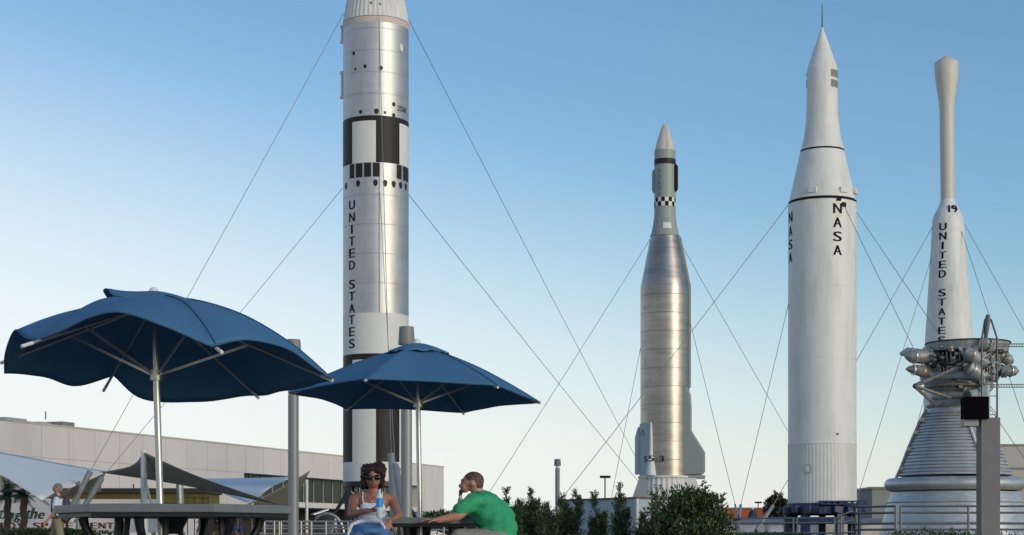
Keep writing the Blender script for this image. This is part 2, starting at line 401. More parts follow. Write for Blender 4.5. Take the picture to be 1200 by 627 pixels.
for i, ch in enumerate('25'): glyph_on(mb, ch, cyl_fn(cT, aT, R(A(467.5)) + .17 * i, zr(551), rc), .17, .30)
mb.build('serial_number', M['ink'], titan)

# its stand
st = empty('rocket_stand', (cT[0], cT[1], GZ), 'black braced steel stand under the tallest silver rocket', 'stand')
mb = MB(); mb.lathe(cT, [(zb - .22, RT*.98), (zb - .004, RT*.98)], 48, aT); mb.build('ring', M['black'], st)
legs = []
for k, dx, dy in ((0,-1.22,-.85),(1,1.22,-.85),(2,-1.22,.85),(3,1.22,.85)):
    mb = MB(); p = (cT[0]+dx, cT[1]+dy); mb.box((p[0], p[1], (GZ + zb - .22)/2), (.30, .30, zb - .22 - GZ)); mb.build('leg', M['black'], st); legs.append(p)
for a_, b_ in ((0,1),(2,3),(0,2),(1,3)):
    mb = MB(); mb.tube([(*legs[a_], GZ + .1), (*legs[b_], zb - .35)], .06); mb.tube([(*legs[b_], GZ + .1), (*legs[a_], zb - .35)], .06); mb.build('cross_brace', M['galv'], st)
for sx_ in (-1, 1):
    mb = MB(); mb.tube([(cT[0] + sx_*1.2, cT[1]-.9, zb - .4), (cT[0] + sx_*2.5, cT[1]-1.4, GZ)], .09); mb.build('raking_strut', M['black'], st)

# --- steel tank rocket with fat nose stage (centre right)
YA = 105.0; cA = (wx(779.2, YA), YA); aA = facing(cA); S = YA / F
RA = 28.7 * S
zs = lambda py, Y=YA: wz(py, Y)
atlas = empty('rocket', (cA[0], cA[1], zs(558)), 'bare stainless steel rocket with grey green upper stage and checkered band', 'rocket')
rA = interp([(zs(558), RA), (zs(337), RA), (zs(278), 17*S), (zs(277), 16.6*S), (zs(262), 13.8*S), (zs(250), 12.6*S), (zs(177), 12.4*S), (zs(150), 3.6*S), (zs(145), 2*S)])
prof = [(zs(558), RA)]; z = zs(540)
while z < zs(337) - .3: prof += [(z, RA), (z+.015, RA-.005), (z+.03, RA)]; z += 1.12
prof.append((zs(337), RA)); z = zs(328)
while z < zs(279) - .1: prof += [(z, rA(z)), (z + .015, rA(z) - .008), (z + .03, rA(z+.03))]; z += .62
prof.append((zs(278), 17*S))
mb = MB(); mb.lathe(cA, prof, 80, aA); mb.build('steel_tank', M['steel'], atlas, sharp=12)
mb = MB(); mb.lathe(cA, [(zs(277.6), 17.3*S), (zs(276), 17.3*S), (zs(275.8), 16.4*S), (zs(269), 15*S), (zs(262), 13.8*S), (zs(255), 12.9*S), (zs(250), 12.5*S), (zs(177), 12.4*S)], 64, aA); mb.build('upper_stage', M['agena'], atlas)
mb = MB(); mb.lathe(cA, [(zs(194), 12.7*S), (zs(187.5), 12.7*S)], 64, aA, cap=False); mb.build('dark_stripe', M['dark'], atlas)
for row in range(2):
    for k in range(-12, 12):
        pass
mb = MB()
mb.lathe(cA, [(zs(243), 12.75*S), (zs(238), 12.75*S), (zs(233), 12.75*S)], 72, aA, mf=lambda z, th: int((int((th + 180) // 20) + (z > zs(238))) % 2), cap=False)
mb.build('checkered_band', [M['matte_white'], M['ink']], atlas)
mb = MB(); mb.lathe(cA, [(zs(177), 12.4*S), (zs(176), 12.0*S), (zs(160), 7.6*S), (zs(150), 4.4*S), (zs(146.5), 2.8*S), (zs(145), 1.2*S)], 48, aA); mb.build('nose_cone', M['nose'], atlas)
mb = MB(); t = aA + R(18)
mb.bar((cA[0] + 11.6*S*sin(t), cA[1] - 11.6*S*cos(t), zs(175)), (cA[0] + 3.4*S*sin(t), cA[1] - 3.4*S*cos(t), zs(149)), .14, .10); mb.build('nose_rib', M['tan'], atlas)
for th, y0, y1, w in ((72, 226, 193, .26), (-86, 226, 199, .20)):
    mb = MB(); t = aA + R(th); x, y = cA[0] + 12.9*S*sin(t), cA[1] - 12.9*S*cos(t)
    mb.tube([(x, y, zs(y0)), (x, y, zs(y0 - 3)), (x, y, zs(y1 + 3)), (x, y, zs(y1))], [.04, w*.62, w*.62, .04], 12); mb.build('side_fairing', M['ink'] if th > 0 else M['agena'], atlas)
mb = MB(); patch(mb, cA, aA, -8, 30, zs(270), zs(263), rA, .02); mb.build('white_patch', M['matte_white'], atlas)
M['fade'] = mat('faded_blue_lettering', (.10, .14, .17), .6)
mb = MB(); vertical_word(mb, list(zip('AGENA', (199.5, 206.5, 213.5, 220, 226.5))), cA, aA, -6.3, 12.4, YA, rA, .25, .26); mb.build('lettering', M['fade'], atlas)
# booster section: left panel, strakes, right fairing
mb = MB()
zz = [zs(558), zs(520), zs(505), zs(497)]
patch(mb, cA, aA, -89, -33, zs(558), zs(497), lambda z: RA, .05, n=10); mb.build('booster_panel', M['blk'], atlas)
def podlathe(name, th, dist, prof, m, sq=1.0):
    t = aA + R(th); c = (cA[0] + dist*sin(t), cA[1] - dist*cos(t)); b = MB(); b.lathe(c, prof, 24, aA); return b.build(name, m, atlas)
podlathe('slender_pod', -87, RA + .10, [(zs(556), .24), (zs(513), .24), (zs(503), .10), (zs(500), .02)], M['blk'])
podlathe('vernier_engine', -32, RA + .08, [(zs(558), .32), (zs(548), .26), (zs(537), .12), (zs(505), .085), (zs(498), .07), (zs(496), .02)], M['matte_white'])
podlathe('vernier_engine', 60, RA + .05, [(zs(552), .16), (zs(535), .16), (zs(530), .06)], M['fair'])
# the big fairing on the right: outline given its own thickness
out = [(787, 556), (787, 480), (791.5, 463), (796, 455), (799, 451.5), (803, 456), (807.5, 464), (808.5, 480), (808.5, 506), (824.5, 531), (824.5, 553), (822, 557), (795, 557)]
mb = MB(); yf, yb = YA - 1.25, YA - .10
v0 = [mb.bm.verts.new((wx(x, YA), yf + .012*abs(x-805), zs(y))) for x, y in out]; v1 = [mb.bm.verts.new((wx(x, YA), yb, zs(y))) for x, y in out]
mb.face(v0); mb.face(v1[::-1])
for k in range(len(out)): mb.face([v0[k], v0[(k+1)%len(out)], v1[(k+1)%len(out)], v1[k]])
mb.build('engine_fairing', M['fair'], atlas, bevel=.12)
mb = MB(); t = aA + R(76); x, y = cA[0] + (RA+.05)*sin(t), cA[1] - (RA+.05)*cos(t)
mb.bar((x, y, zs(455)), (x, y, zs(337)), .14, .14); x2, y2 = cA[0] + (17*S+.05)*sin(t), cA[1] - (17*S+.05)*cos(t); mb.bar((x, y, zs(337)), (x2, y2, zs(279)), .14, .14)
mb.build('cable_raceway', M['fair'], atlas)
mb = MB(); mb.box((wx(812, YA), YA-.6, zs(559.5)), (1.3, .8, .22)); mb.build('fairing_foot', M['fair'], atlas, bevel=.03)
mb = MB()
for ch, px in (('5', 757.6), ('5', 766.8), ('3', 775.5)):
    th = asin((px - 779.2) / 28.7); glyph_on(mb, ch, cyl_fn(cA, aA, th, wz(537.5, YA - RA), lambda z: RA, .42 if px == 766.8 else .075), .27, .36, weight=1.3)
mb.build('serial_number', M['ink'], atlas)
mb = MB(); t0 = asin((754.3 - 779.2) / 28.7)
f = cyl_fn(cA, aA, t0, 0, lambda z: RA, .075); zt = wz(503, YA - RA*.6); zl = wz(510, YA-RA*.6)
for s_ in (-1, 1): mb.poly([f(0, zt), f(s_*.05, zt - .02), f(s_*.24, zl), f(s_*.17, zl)])
mb.build('chevron_mark', M['ink'], atlas)
# pedestal
ped = empty('rocket_pedestal', (cA[0], cA[1], GZ), 'ribbed white pedestal with sloping buttresses on a pale block under the stainless rocket', 'pedestal')
b = ribbed(cA, zs(583.5), zs(558.2), RA*1.0, RA*1.0, aA, 30, .05); b.build('ribbed_drum', M['matte_white'], ped, sharp=20)
mb = MB(); mb.lathe(cA, [(zs(560.5), RA*1.10), (zs(558.1), RA*1.10)], 40, aA); mb.build('deck', M['matte_white'], ped)
for s_ in (-1, 1):
    mb = MB(); x0, x1, x2, x3 = (19, 30, 38, 16) if s_ < 0 else (19, 34, 41, 16)
    v = []
    for yy in (YA - 1.1, YA + .4): v.append([mb.bm.verts.new((wx(779.2 + s_*q, YA), yy, zs(py))) for q, py in ((x3, 583.5), (x2, 583.5), (x1, 560.8), (x0, 560.8))])
    mb.face(v[0]); mb.face(v[1][::-1])
    for k in range(4): mb.face([v[0][k], v[0][(k+1)%4], v[1][(k+1)%4], v[1][k]])
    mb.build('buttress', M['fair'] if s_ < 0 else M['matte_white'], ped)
bz = wz(583.5, 100); k0 = (wx(746.5, 97), 97.0); ex = (wx(655, 104), 104.0); ey = (k0[0] + 5.0, 104.5); e4 = (ex[0] + ey[0] - k0[0], ex[1] + ey[1] - k0[1])
mb = MB(); base = [k0, ey, e4, ex]
def prism(mb, pts, z0, z1, grow=0.0):
    cx = sum(p[0] for p in pts)/len(pts); cy = sum(p[1] for p in pts)/len(pts)
    g_ = [(cx + (p[0]-cx)*(1+grow), cy + (p[1]-cy)*(1+grow)) for p in pts]
    a = [mb.bm.verts.new((x, y, z0)) for x, y in g_]; b_ = [mb.bm.verts.new((x, y, z1)) for x, y in g_]
    mb.face(a[::-1]); mb.face(b_)
    for k in range(len(pts)): mb.face([a[k], a[(k+1)%len(pts)], b_[(k+1)%len(pts)], b_[k]])
M['blk'] = mat('pale_blue_block', (.46, .52, .55), .7, var=.05)
prism(mb, base, GZ, bz - .11); mb.build('block', M['blk'], ped)
mb = MB(); prism(mb, base, bz - .11, bz - .01, .02); M['purp'] = mat('brown_coping', (.14, .10, .10), .7); mb.build('coping', M['purp'], ped)
for q in (0, 1, 3):
    mb = MB(); mb.box((base[q][0], base[q][1] - .02, (GZ + bz - .11)/2), (.14, .14, bz - .112 - GZ), atan2(7, -4.6)); mb.build('corner_trim', M['matte_white'], ped)

# --- white rocket with the two vertical words (right)
YJ = 67.0; cJ = (wx(963.5, YJ), YJ); aJ = facing(cJ); SJ = YJ / F; RJ = 39.5 * SJ
zj = lambda py: wz(py, YJ); zjr = lambda py, r=RJ: zring(py, YJ, r)
jup = empty('rocket', (cJ[0], cJ[1], zj(590)), 'fat white rocket with a pointed nose and NASA lettered twice', 'rocket')
tabJ = [(zj(590), RJ), (zjr(232), RJ), (zjr(228.5), 38.6*SJ), (zjr(173, 25.8*SJ), 25.8*SJ), (zjr(170, 25.2*SJ), 25.0*SJ), (zjr(143, 18.6*SJ), 19.0*SJ), (zj(136), 18.3*SJ), (zj(84), 17.8*SJ), (zj(80), 17.2*SJ), (zj(31), .4*SJ)]
rJ = interp(tabJ)
b = ribbed(cJ, zj(590), zjr(519.5), RJ - .0, RJ - .0, aJ, 58, .009); b.build('ribbed_tail_section', M['white_rib'], jup, sharp=20)
mb = MB(); mb.lathe(cJ, [(zjr(519.5), RJ + .02), (zjr(518), RJ + .02), (zjr(517.8), RJ), (zjr(420), RJ), (zjr(419.6), RJ-.008), (zjr(419), RJ), (zjr(335), RJ), (zjr(334.6), RJ-.008), (zjr(334), RJ), (zjr(232), RJ)], 96, aJ, cap=False); mb.build('tank_body', M['white'], jup, sharp=12)
mb = MB(); mb.lathe(cJ, [(zjr(231.4), RJ+.012), (zjr(229.4), RJ+.006)], 96, aJ, cap=False); mb.build('black_ring', M['ink'], jup)
mb = MB(); mb.lathe(cJ, [(zjr(228.6), 38.7*SJ), (zjr(173, 25.8*SJ), 25.8*SJ)], 80, aJ); mb.build('lower_cone', M['white'], jup)
mb = MB(); mb.lathe(cJ, [(zjr(172.8, 25.8*SJ), 25.95*SJ), (zjr(171, 25.2*SJ), 25.4*SJ)], 80, aJ, cap=False); mb.build('black_ring', M['ink'], jup)
mb = MB(); mb.lathe(cJ, [(zjr(171, 25.2*SJ), 25.2*SJ), (zjr(156, 22*SJ), 21.4*SJ), (zj(136), 18.5*SJ), (zj(110), 18.1*SJ), (zj(84), 17.8*SJ), (zj(78), 16.8*SJ), (zj(60), 10.6*SJ), (zj(45), 5.3*SJ), (zj(31), .4*SJ)], 80, aJ); mb.build('nose_section', M['white'], jup, sharp=60)
mb = MB(); mb.tube([(cJ[0], cJ[1], zj(33)), (cJ[0], cJ[1], zj(4))], [.035, .015], 6); mb.build('antenna', M['mast'], jup)
mb = MB()
for y0, y1 in ((93.5, 85), (105.5, 97)): patch(mb, cJ, aJ, 34, 78, zj(y0), zj(y1), rJ, .012)
for y0, y1 in ((103, 94), (89,86)): patch(mb, cJ, aJ, -89, -76, zj(y0), zj(y1), rJ, .02)
mb.build('grey_panel', M['cap'], jup)
for th, py in ((-17, 221), (40, 221), (78, 227)):
    mb = MB(); t = aJ + R(th); r = rJ(zj(py)) + .03; mb.box((cJ[0] + r*sin(t), cJ[1] - r*cos(t), zjr(py) if abs(th) < 50 else zj(py)), (.34, .22, .22), t); mb.build('retro_pod', M['matte_white'], jup, bevel=.02)
mb = MB()
vertical_word(mb, list(zip('NASA', (244.5, 261, 277.5, 293.5))), cJ, aJ, 17.4, 39.5, YJ, rJ, .33, .38, 1.5); mb.build('lettering', M['ink'], jup); mb = MB()
vertical_word(mb, list(zip('NASA', (253.5, 269.5, 285.5, 301))), cJ, aJ, -36.4, 39.5, YJ, rJ, .33, .38, 1.5)
mb.build('lettering', M['ink'], jup)
mb = MB(); rc2 = lambda z: RJ
A2 = lambda px: math.degrees(asin((px - 963.5) / 39.5))
patch(mb, cJ, aJ, A2(979.5), A2(984.8), zjr(235), zjr(229.6), rc2, .016); mb.build('black_square', M['ink'], jup); mb = MB(); patch(mb, cJ, aJ, A2(985.5), A2(990.5), zjr(241.5), zjr(236), rc2, .016); mb.build('black_square', M['ink'], jup)
mb = MB(); patch(mb, cJ, aJ, A2(944), A2(951), zjr(554.5), zjr(544), rc2, .05); hatch = mb.build('hatch', M['galv'], jup)
mb = MB(); patch(mb, cJ, aJ, A2(945), A2(950), zjr(553), zjr(545.5), rc2, .06); mb.build('hatch_cover', M['matte_white'], hatch)
mb = MB(); spot(mb, cJ, aJ, A2(980.5), zjr(508.5), .045, rc2); mb.build('port', M['dark'], jup)
# stand
sj = empty('rocket_stand', (cJ[0], cJ[1], GZ), 'navy blue ring stand under the fat white rocket', 'stand')
yj = YJ
mb = MB(); mb.lathe(cJ, [(zj(604), RJ*.92), (zj(602), RJ*1.12), (zj(594), RJ*1.12), (zj(592), RJ*1.02), (zj(590.2), RJ*1.02)], 48, aJ); mb.build('ring', M['navy'], sj, sharp=25)
mb = MB(); mb.lathe(cJ, [(zj(614), RJ*1.12), (zj(606), RJ*1.12)], 8, aJ + R(22.5)); mb.build('ring', M['navy'], sj, smooth=False)
for th in (-75, -28, 28, 75, 120, 180, 240):
    mb = MB(); t = aJ + R(th); p = (cJ[0] + RJ*1.03*sin(t), cJ[1] - RJ*1.03*cos(t)); mb.box((p[0], p[1], (GZ + zj(603))/2), (.28, .28, zj(603) - GZ), t); mb.build('leg', M['navy'], sj)
random.seed(3)
for k in range(9):
    mb = MB(); t = aJ + R(-80 + k*20); p = (cJ[0] + RJ*1.17*sin(t), cJ[1] - RJ*1.17*cos(t)); mb.box((p[0], p[1], zj(598 + random.uniform(-1, 2))), (.30, .28, random.uniform(.16, .34)), t + random.uniform(-.3, .3)); mb.build('clamp', M['navy'], sj, bevel=.03)
mb = MB(); t = aJ; mb.box((wx(980, YJ), YJ - RJ*1.08, zj(588.3)), (54*SJ, .35, .05)); mb.box((wx(980, YJ), YJ - RJ*1.08, zj(591.5)), (54*SJ, .35, .04))
for q in range(8): mb.box((wx(955 + q*7.1, YJ), YJ - RJ*1.08, zj(590)), (.08, .3, .1))
mb.bar(at(1003, 591, YJ-RJ*1.08), at(1010, 586, YJ-RJ*1.08), .1, .08); mb.build('work_ledge', M['navy'], sj)

# --- slim white rocket numbered 19 (far right)
YD = 80.0; cD = (wx(1114, YD), YD); aD = facing(cD); SD = YD / F
zd = lambda py: wz(py, YD)
dl = empty('rocket', (cD[0], cD[1], zd(600)), 'slim tapering white rocket numbered 19 with a bulb shaped nose', 'rocket')
rD = interp([(zd(600), 33*SD), (zd(400), 27.5*SD), (zd(256), 17.6*SD)])
mb = MB(); mb.lathe(cD, [(zd(600), 33*SD), (zd(400), 27.5*SD), (zd(330), 22.6*SD), (zd(256), 17.6*SD)], 64, aD); mb.build('tank_body', M['white'], dl, sharp=60)
rD2 = interp([(zd(256), 17.4*SD), (zd(233), 8.3*SD)])
mb = MB(); mb.lathe(cD, [(zd(256), 17.4*SD), (zd(251), 15.6*SD), (zd(240), 9.6*SD), (zd(234), 8.3*SD)], 64, aD); mb.build('shoulder_cone', M['white'], dl, sharp=60)
mb = MB(); mb.lathe(cD, [(zd(234), 8.1*SD), (zd(128), 8.3*SD), (zd(118), 9.2*SD), (zd(100), 12*SD), (zd(84), 13.5*SD), (zd(74), 13.6*SD), (zd(72.5), 12.6*SD), (zd(68), 5*SD), (zd(65), 1.0*SD)], 48, aD); mb.build('bulbous_upper_stage', M['nose'], dl)
mb = MB(); vertical_word(mb, [(c, 265 + 11.1*i) for i, c in enumerate('UNITED')] + [(c, 342.5 + 11.1*i) for i, c in enumerate('STATES')], cD, aD, -6.6, 22, YD, rD, .32, .34, 1.4); mb.build('lettering', M['ink'], dl)
mb = MB()
for ch, px in (('I', 1114.6), ('9', 1120.6)):
    r_ = 13.5*SD; glyph_on(mb, ch, cyl_fn(cD, aD, asin((px - 1113)/13.5), wz(245, YD - r_*.8), rD2, .03), .25 if ch == '9' else .33, .36, weight=1.6 if ch == '9' else 1.0)
mb.build('number', M['ink'], dl)
dl.rotation_euler = (0, R(-.55), 0)
sd = empty('rocket_stand', (cD[0], cD[1], GZ), 'low steel ring stand under the slim white rocket numbered 19', 'stand')
mb = MB(); mb.lathe(cD, [(zd(602), 33*SD), (zd(600.1), 33*SD)], 40); mb.build('ring', M['galv'], sd)
for th in (45, 135, 225, 315):
    mb = MB(); t = R(th); mb.box((cD[0] + 1.15*sin(t), cD[1] - 1.15*cos(t), (GZ + zd(602))/2), (.2, .2, zd(602) - GZ - .004)); mb.build('leg', M['galv'], sd)

# ------------------------------------------------------------------ big rocket engine on display
YE = 45.0; cE = (wx(1118.5, YE), YE); aE = facing(cE); SE = YE / F; ze = lambda py: wz(py, YE)
eng = empty('rocket_engine', (cE[0], cE[1], 0), 'huge silver rocket engine with banded bell standing nozzle down', 'rocket engine')
prof = []; py = 558.0
def bellr(py):
    tab = [(470, 28), (480, 31), (490, 36.8), (508, 45), (527, 53), (548, 61), (560, 66.5)]
    for (a, ra), (b_, rb) in zip(tab, tab[1:]):
        if py <= b_: return (ra + (rb - ra) * (py - a) / (b_ - a)) * SE
    return 67 * SE
while py > 482:
    r = bellr(py); step = 4.0 if py > 520 else 3.6
    prof += [(ze(py), r - .035), (ze(py - .5), r + .012), (ze(py - step + 1.0), bellr(py - step) + .022), (ze(py - step + .5), bellr(py-step) - .030)]; py -= step
prof.append((ze(478), 29*SE))
mb = MB(); mb.lathe(cE, prof, 96, aE); mb.build('banded_bell', M['engine'], eng, sharp=28)
mb = MB(); tor = [(ze(568) + 7.6*SE*sin(a), 73*SE + 7.6*SE*cos(a)) for a in [2*pi*k/16 for k in range(16)]]
tor.append(tor[0]); mb.lathe(cE, tor, 72, aE, cap=False); bmesh.ops.remove_doubles(mb.bm, verts=mb.bm.verts[:], dist=1e-4); mb.build('exhaust_manifold', M['engine'], eng, sharp=60)
pr = [(ze(577), 73*SE), (ze(588.5), 77*SE), (ze(589.2), 78.5*SE), (ze(590.2), 77.5*SE), (ze(612), 83*SE), (ze(613), 84.5*SE), (ze(614), 83.5*SE), (ze(640), 89*SE), (.12, 91*SE)]
mb = MB(); mb.lathe(cE, pr, 80, aE, cap=False); mb.build('nozzle_extension', M['engine'], eng, sharp=30)
mb = MB(); mb.lathe(cE, [(.004, 95*SE), (.12, 95*SE)], 48, aE); mb.build('base_ring', M['conc'], eng)
mb = MB(); mb.lathe(cE, [(ze(478), 31*SE), (ze(476), 33*SE), (ze(474), 30*SE), (ze(470), 28.5*SE), (ze(468), 31*SE), (ze(466), 28*SE), (ze(462), 27*SE), (ze(455), 30*SE), (ze(449), 36*SE), (ze(446), 37*SE), (ze(440), 33*SE)], 64, aE); mb.build('throat', M['engine_w'], eng)
for yy_, rr_ in ((440, 38), (449, 35), (453.5, 39), (458, 33)):
    mb = MB(); tor = [(ze(yy_) + 1.7*SE*sin(a), rr_*SE + 1.7*SE*cos(a)) for a in [2*pi*k/10 for k in range(10)]]; tor.append(tor[0]); mb.lathe((cE[0] + 5*SE, cE[1]), tor, 48, aE, cap=False); mb.build('ring_manifold', M['engine_c' if yy_ > 450 else 'engine'], eng, sharp=60)
mb = MB(); tor = [(ze(444) + 4*SE*sin(a), 40*SE + 4*SE*cos(a)) for a in [2*pi*k/12 for k in range(12)]]; tor.append(tor[0]); mb.lathe((cE[0] + 6*SE, cE[1]), tor, 56, aE, cap=False); mb.build('fuel_manifold', M['engine_w'], eng, sharp=60)
cE2 = (cE[0] + 10*SE, cE[1])
mb = MB(); mb.lathe(cE2, [(ze(440), 32*SE), (ze(428), 38*SE), (ze(416), 30*SE), (ze(414), 44*SE), (ze(413), 44.5*SE)], 56, aE); mb.build('injector_dome', M['engine_d'], eng)  # dome coloured dark to stand in for shade in the gaps between the plumbing
cE3 = (wx(1134, YE), YE)
mb = MB(); mb.lathe(cE3, [(ze(415), 40*SE), (ze(413), 46*SE), (ze(403.2), 48*SE)], 64, aE, cap=False); mb.lathe(cE3, [(ze(403.2), 47.6*SE), (ze(415), 40*SE)], 64, aE, cap=False)
mb.build('top_shroud', M['engine_w'], eng)
mb = MB(); tor = [(ze(402.6) + .9*SE*sin(a), 48.4*SE + .9*SE*cos(a)) for a in [2*pi*k/8 for k in range(8)]]; tor.append(tor[0]); mb.lathe(cE3, tor, 64, aE, cap=False); mb.build('shroud_rim', M['engine_d'], eng)
def ep(px, py, dy): return Vector((wx(px, YE), YE + dy, ze(py)))
def etube(name, pts, r, m, seg=14):
    b = MB(); b.tube([ep(*p) for p in pts], [q*SE for q in r] if isinstance(r, (list, tuple)) else r*SE, seg); return b.build(name, M[m], eng)
# turbopump bodies and pods to the left
etube('turbopump', [(1054,419,-.5),(1058,419,-.5),(1062,420,-.5),(1072,420,-.5),(1080,419,-.4),(1092,419,-.3),(1104,420,-.2)], [.7,5.2,7.2,8.6,8.4,6.2,6.2], 'engine_w')
etube('turbopump', [(1055,435,-.6),(1059,435,-.6),(1068,436,-.6),(1080,438,-.4),(1092,441,-.2)], [.6,3.6,6.2,7.0,5.0], 'engine_c')
etube('turbopump', [(1058,413.5,.3),(1066,411,.3),(1078,413,.3),(1090,414,.3)], [2,5.4,6,4], 'engine_w')
etube('turbopump', [(1190,436,-.3),(1186,436,-.3),(1178,436,-.3),(1166,434,-.2),(1150,432,-.1)], [1.5,5.6,6.4,6.0,5.0], 'engine_w')
etube('turbopump', [(1189,424,.1),(1184,422,.1),(1174,416,.1),(1160,412,.1)], [2,6.6,7.2,6.0], 'engine_w')
etube('pump_housing', [(1117,417,-1.2),(1122,420,-1.2),(1130,425,-1.1),(1142,430,-1.0)], [5,7.8,8.4,6], 'engine_w')
etube('pump_housing', [(1133,407,-1.1),(1140,409,-1.1),(1150,413,-1.0)], [6,8.4,6.5], 'engine_w')
etube('pump_housing', [(1121,436,-1.2),(1128,440,-1.2),(1137,446,-1.1)], [7.5,8,6], 'engine_w')
etube('exhaust_elbow', [(1114,469.5,-1.6),(1118,468.8,-1.5),(1128,467,-1.3),(1140,463,-1.0),(1148,456,-.8),(1150,446,-.6)], [6.3,6.1,6.1,6.5,6.5,6.3], 'engine_w')
b = MB(); b.tube([ep(1113.6,469.6,-1.61), ep(1114.6,469.4,-1.59)], 5.2*SE, 14); b.build('exhaust_mouth', M['engine_d'], eng)
# flanges round the pumps and pods
for (px, py, dy, rr, ax) in ((1066,420,-.5,8.9,0),(1078,419.5,-.4,9.2,0),(1090,419,-.3,7.3,0),(1064,436,-.6,6.3,0),(1076,437.5,-.45,7.7,0),(1180,436,-.3,7.3,0),(1170,434.5,-.2,7.0,0),(1177,417.5,.1,8.3,1),(1124,421,-1.18,8.9,1),(1134,427,-1.07,8.6,1),(1143,410,-1.07,9.2,1),(1125,438.5,-1.2,8.8,1),(1128,467,-1.3,7.2,1),(1137,464.3,-1.07,7.3,1)):
    b = MB(); d = Vector((1, .25, 0 if ax == 0 else -.45)).normalized()*.018; c_ = ep(px, py, dy); b.tube([c_ - d, c_ + d], rr*SE, 20); b.build('flange', M[random.choice(('engine_d', 'engine', 'engine_c'))], eng)
# drag struts
for pts in ([(1063,456,-.9),(1108,436,-1.0)], [(1063,456,-.9),(1104,470,-.9)], [(1063,457,-.9),(1090,478,-.7)], [(1063,455,-.9),(1092,441,-.3)]): etube('outrigger_strut', pts, 2.0, 'engine_c', 8)
b = MB(); b.ball(ep(1063, 456, -.9), 3.2*SE, 2); b.build('outrigger_joint', M['engine_d'], eng)
random.seed(11)
for k in range(70):      # plumbing that wraps round the injector
    t0 = R(random.uniform(-85, 85)); y0 = random.uniform(412, 456); r0 = (random.uniform(33, 46)) * SE
    n = random.choice((2, 3, 4)); pts = []
    dt = random.uniform(-.5, .5); dz = random.uniform(-14, 14)
    for q in range(n + 1):
        t = t0 + dt*q/n + aE; pts.append(Vector((cE2[0] + r0*sin(t), cE2[1] - r0*cos(t), ze(y0 + dz*q/n + random.uniform(-1.5, 1.5)))))
    b = MB(); b.tube(pts, random.choice((.5, .8, 1.2, 2.0)) * SE, 8); b.build('pipe', M[random.choice(('engine_w', 'engine_c', 'engine_d', 'engine', 'engine_w'))], eng)
for k in range(90):
    t = R(random.uniform(-95, 95)) + aE; r0 = random.uniform(36, 52)*SE; yy_ = random.uniform(408, 456); r0 *= 1 - max(0, yy_ - 442)*.02; p = (cE2[0] + r0*sin(t), cE2[1] - r0*cos(t), ze(yy_))
    b = MB()
    if k % 2: b.ball(p, random.uniform(1.5, 3.6)*SE, 2, (1, 1, .8))
    else: b.box(p, [random.uniform(3, 7)*SE for _ in range(3)], random.uniform(0, 3))
    b.build('valve', M[random.choice(('engine_w', 'engine_c', 'engine_d', 'engine_w'))], eng, bevel=.01)
for k in range(22):
    th = (-86 + 8*k); t = R(th) + aE; b = MB()
    b.tube([(cE2[0] + 37*SE*sin(t), cE2[1] - 37*SE*cos(t), ze(413)), (cE2[0] + 34*SE*sin(t), cE2[1] - 34*SE*cos(t), ze(446))], .9*SE, 8); b.build('support_rod', M['galv'], eng)
# the drain line down the left flank of the bell, with brackets, and a light hose on the right
b = MB(); ln = []
for py in range(480, 562, 4): ln.append((cE[0] - bellr(py) - .045, cE[1] - .02, ze(py)))
b.tube(ln, .04, 8)
for py in (492, 507, 527, 549): b.box((cE[0] - bellr(py) - .02, cE[1] - .12, ze(py)), (.12, .16, .10))
b.build('drain_line', M['engine_c'], eng)
b = MB(); ln = []
for q in range(12):
    py = 486 + q*4.2; t = aE + R(20 + q*.8); ln.append((cE[0] + (bellr(py)+.05)*sin(t), cE[1] - (bellr(py)+.05)*cos(t), ze(py)))
b.tube(ln, .035, 6); b.build('hose', M['matte_white'], eng)

# ------------------------------------------------------------------ lattice mast with cranked top and truss arms beside the engine
YM = 41.0
mst = empty('lattice_mast', (wx(1159.5, YM), YM, 0), 'dark lattice access mast with pointed top beside the rocket engine', 'mast')
mp = lambda px, py, dy=0: Vector((wx(px, YM), YM + dy, wz(py, YM)))
for sx_, nx in ((1150.5, 0), (1168.5, 1)):
    b = MB(); top = [(1151, 395), (1154.3, 374)] if nx == 0 else [(1168, 395), (1161.3, 374)]
    b.tube([Vector((wx(sx_, YM), YM, .0)), mp(sx_, 398), mp(*top[0]), mp(*top[1])], .024, 8); b.build('upright', M['mast'], mst)
b = MB(); b.tube([mp(1155.2, 396), mp(1157, 377), mp(1158, 369)], [.045, .075, .05], 8); b.build('fin', M['mast'], mst)
py = 398
while py < 640:
    b = MB(); b.bar(mp(1150.5, py), mp(1168.5, py), .02, .02); b.build('rung', M['mast'], mst)
    if py < 600: b = MB(); b.bar(mp(1150.5 if (py//22) % 2 else 1168.5, py), mp(1168.5 if (py//22) % 2 else 1150.5, py + 22), .014, .014); b.build('diagonal', M['mast'], mst)
    py += 22
for yy in (404.5, 452):
    b = MB()
    b.bar(mp(1150, yy - 1.5), mp(1290, yy - 1.5), .02, .02); b.bar(mp(1150, yy + 1.8), mp(1290, yy + 1.8), .02, .02)
    for q in range(46): b.bar(mp(1152 + 3*q, yy - 1.5), mp(1153.5 + 3*q, yy + 1.8), .012, .012)
    b.build('truss_arm', M['mast'], mst)

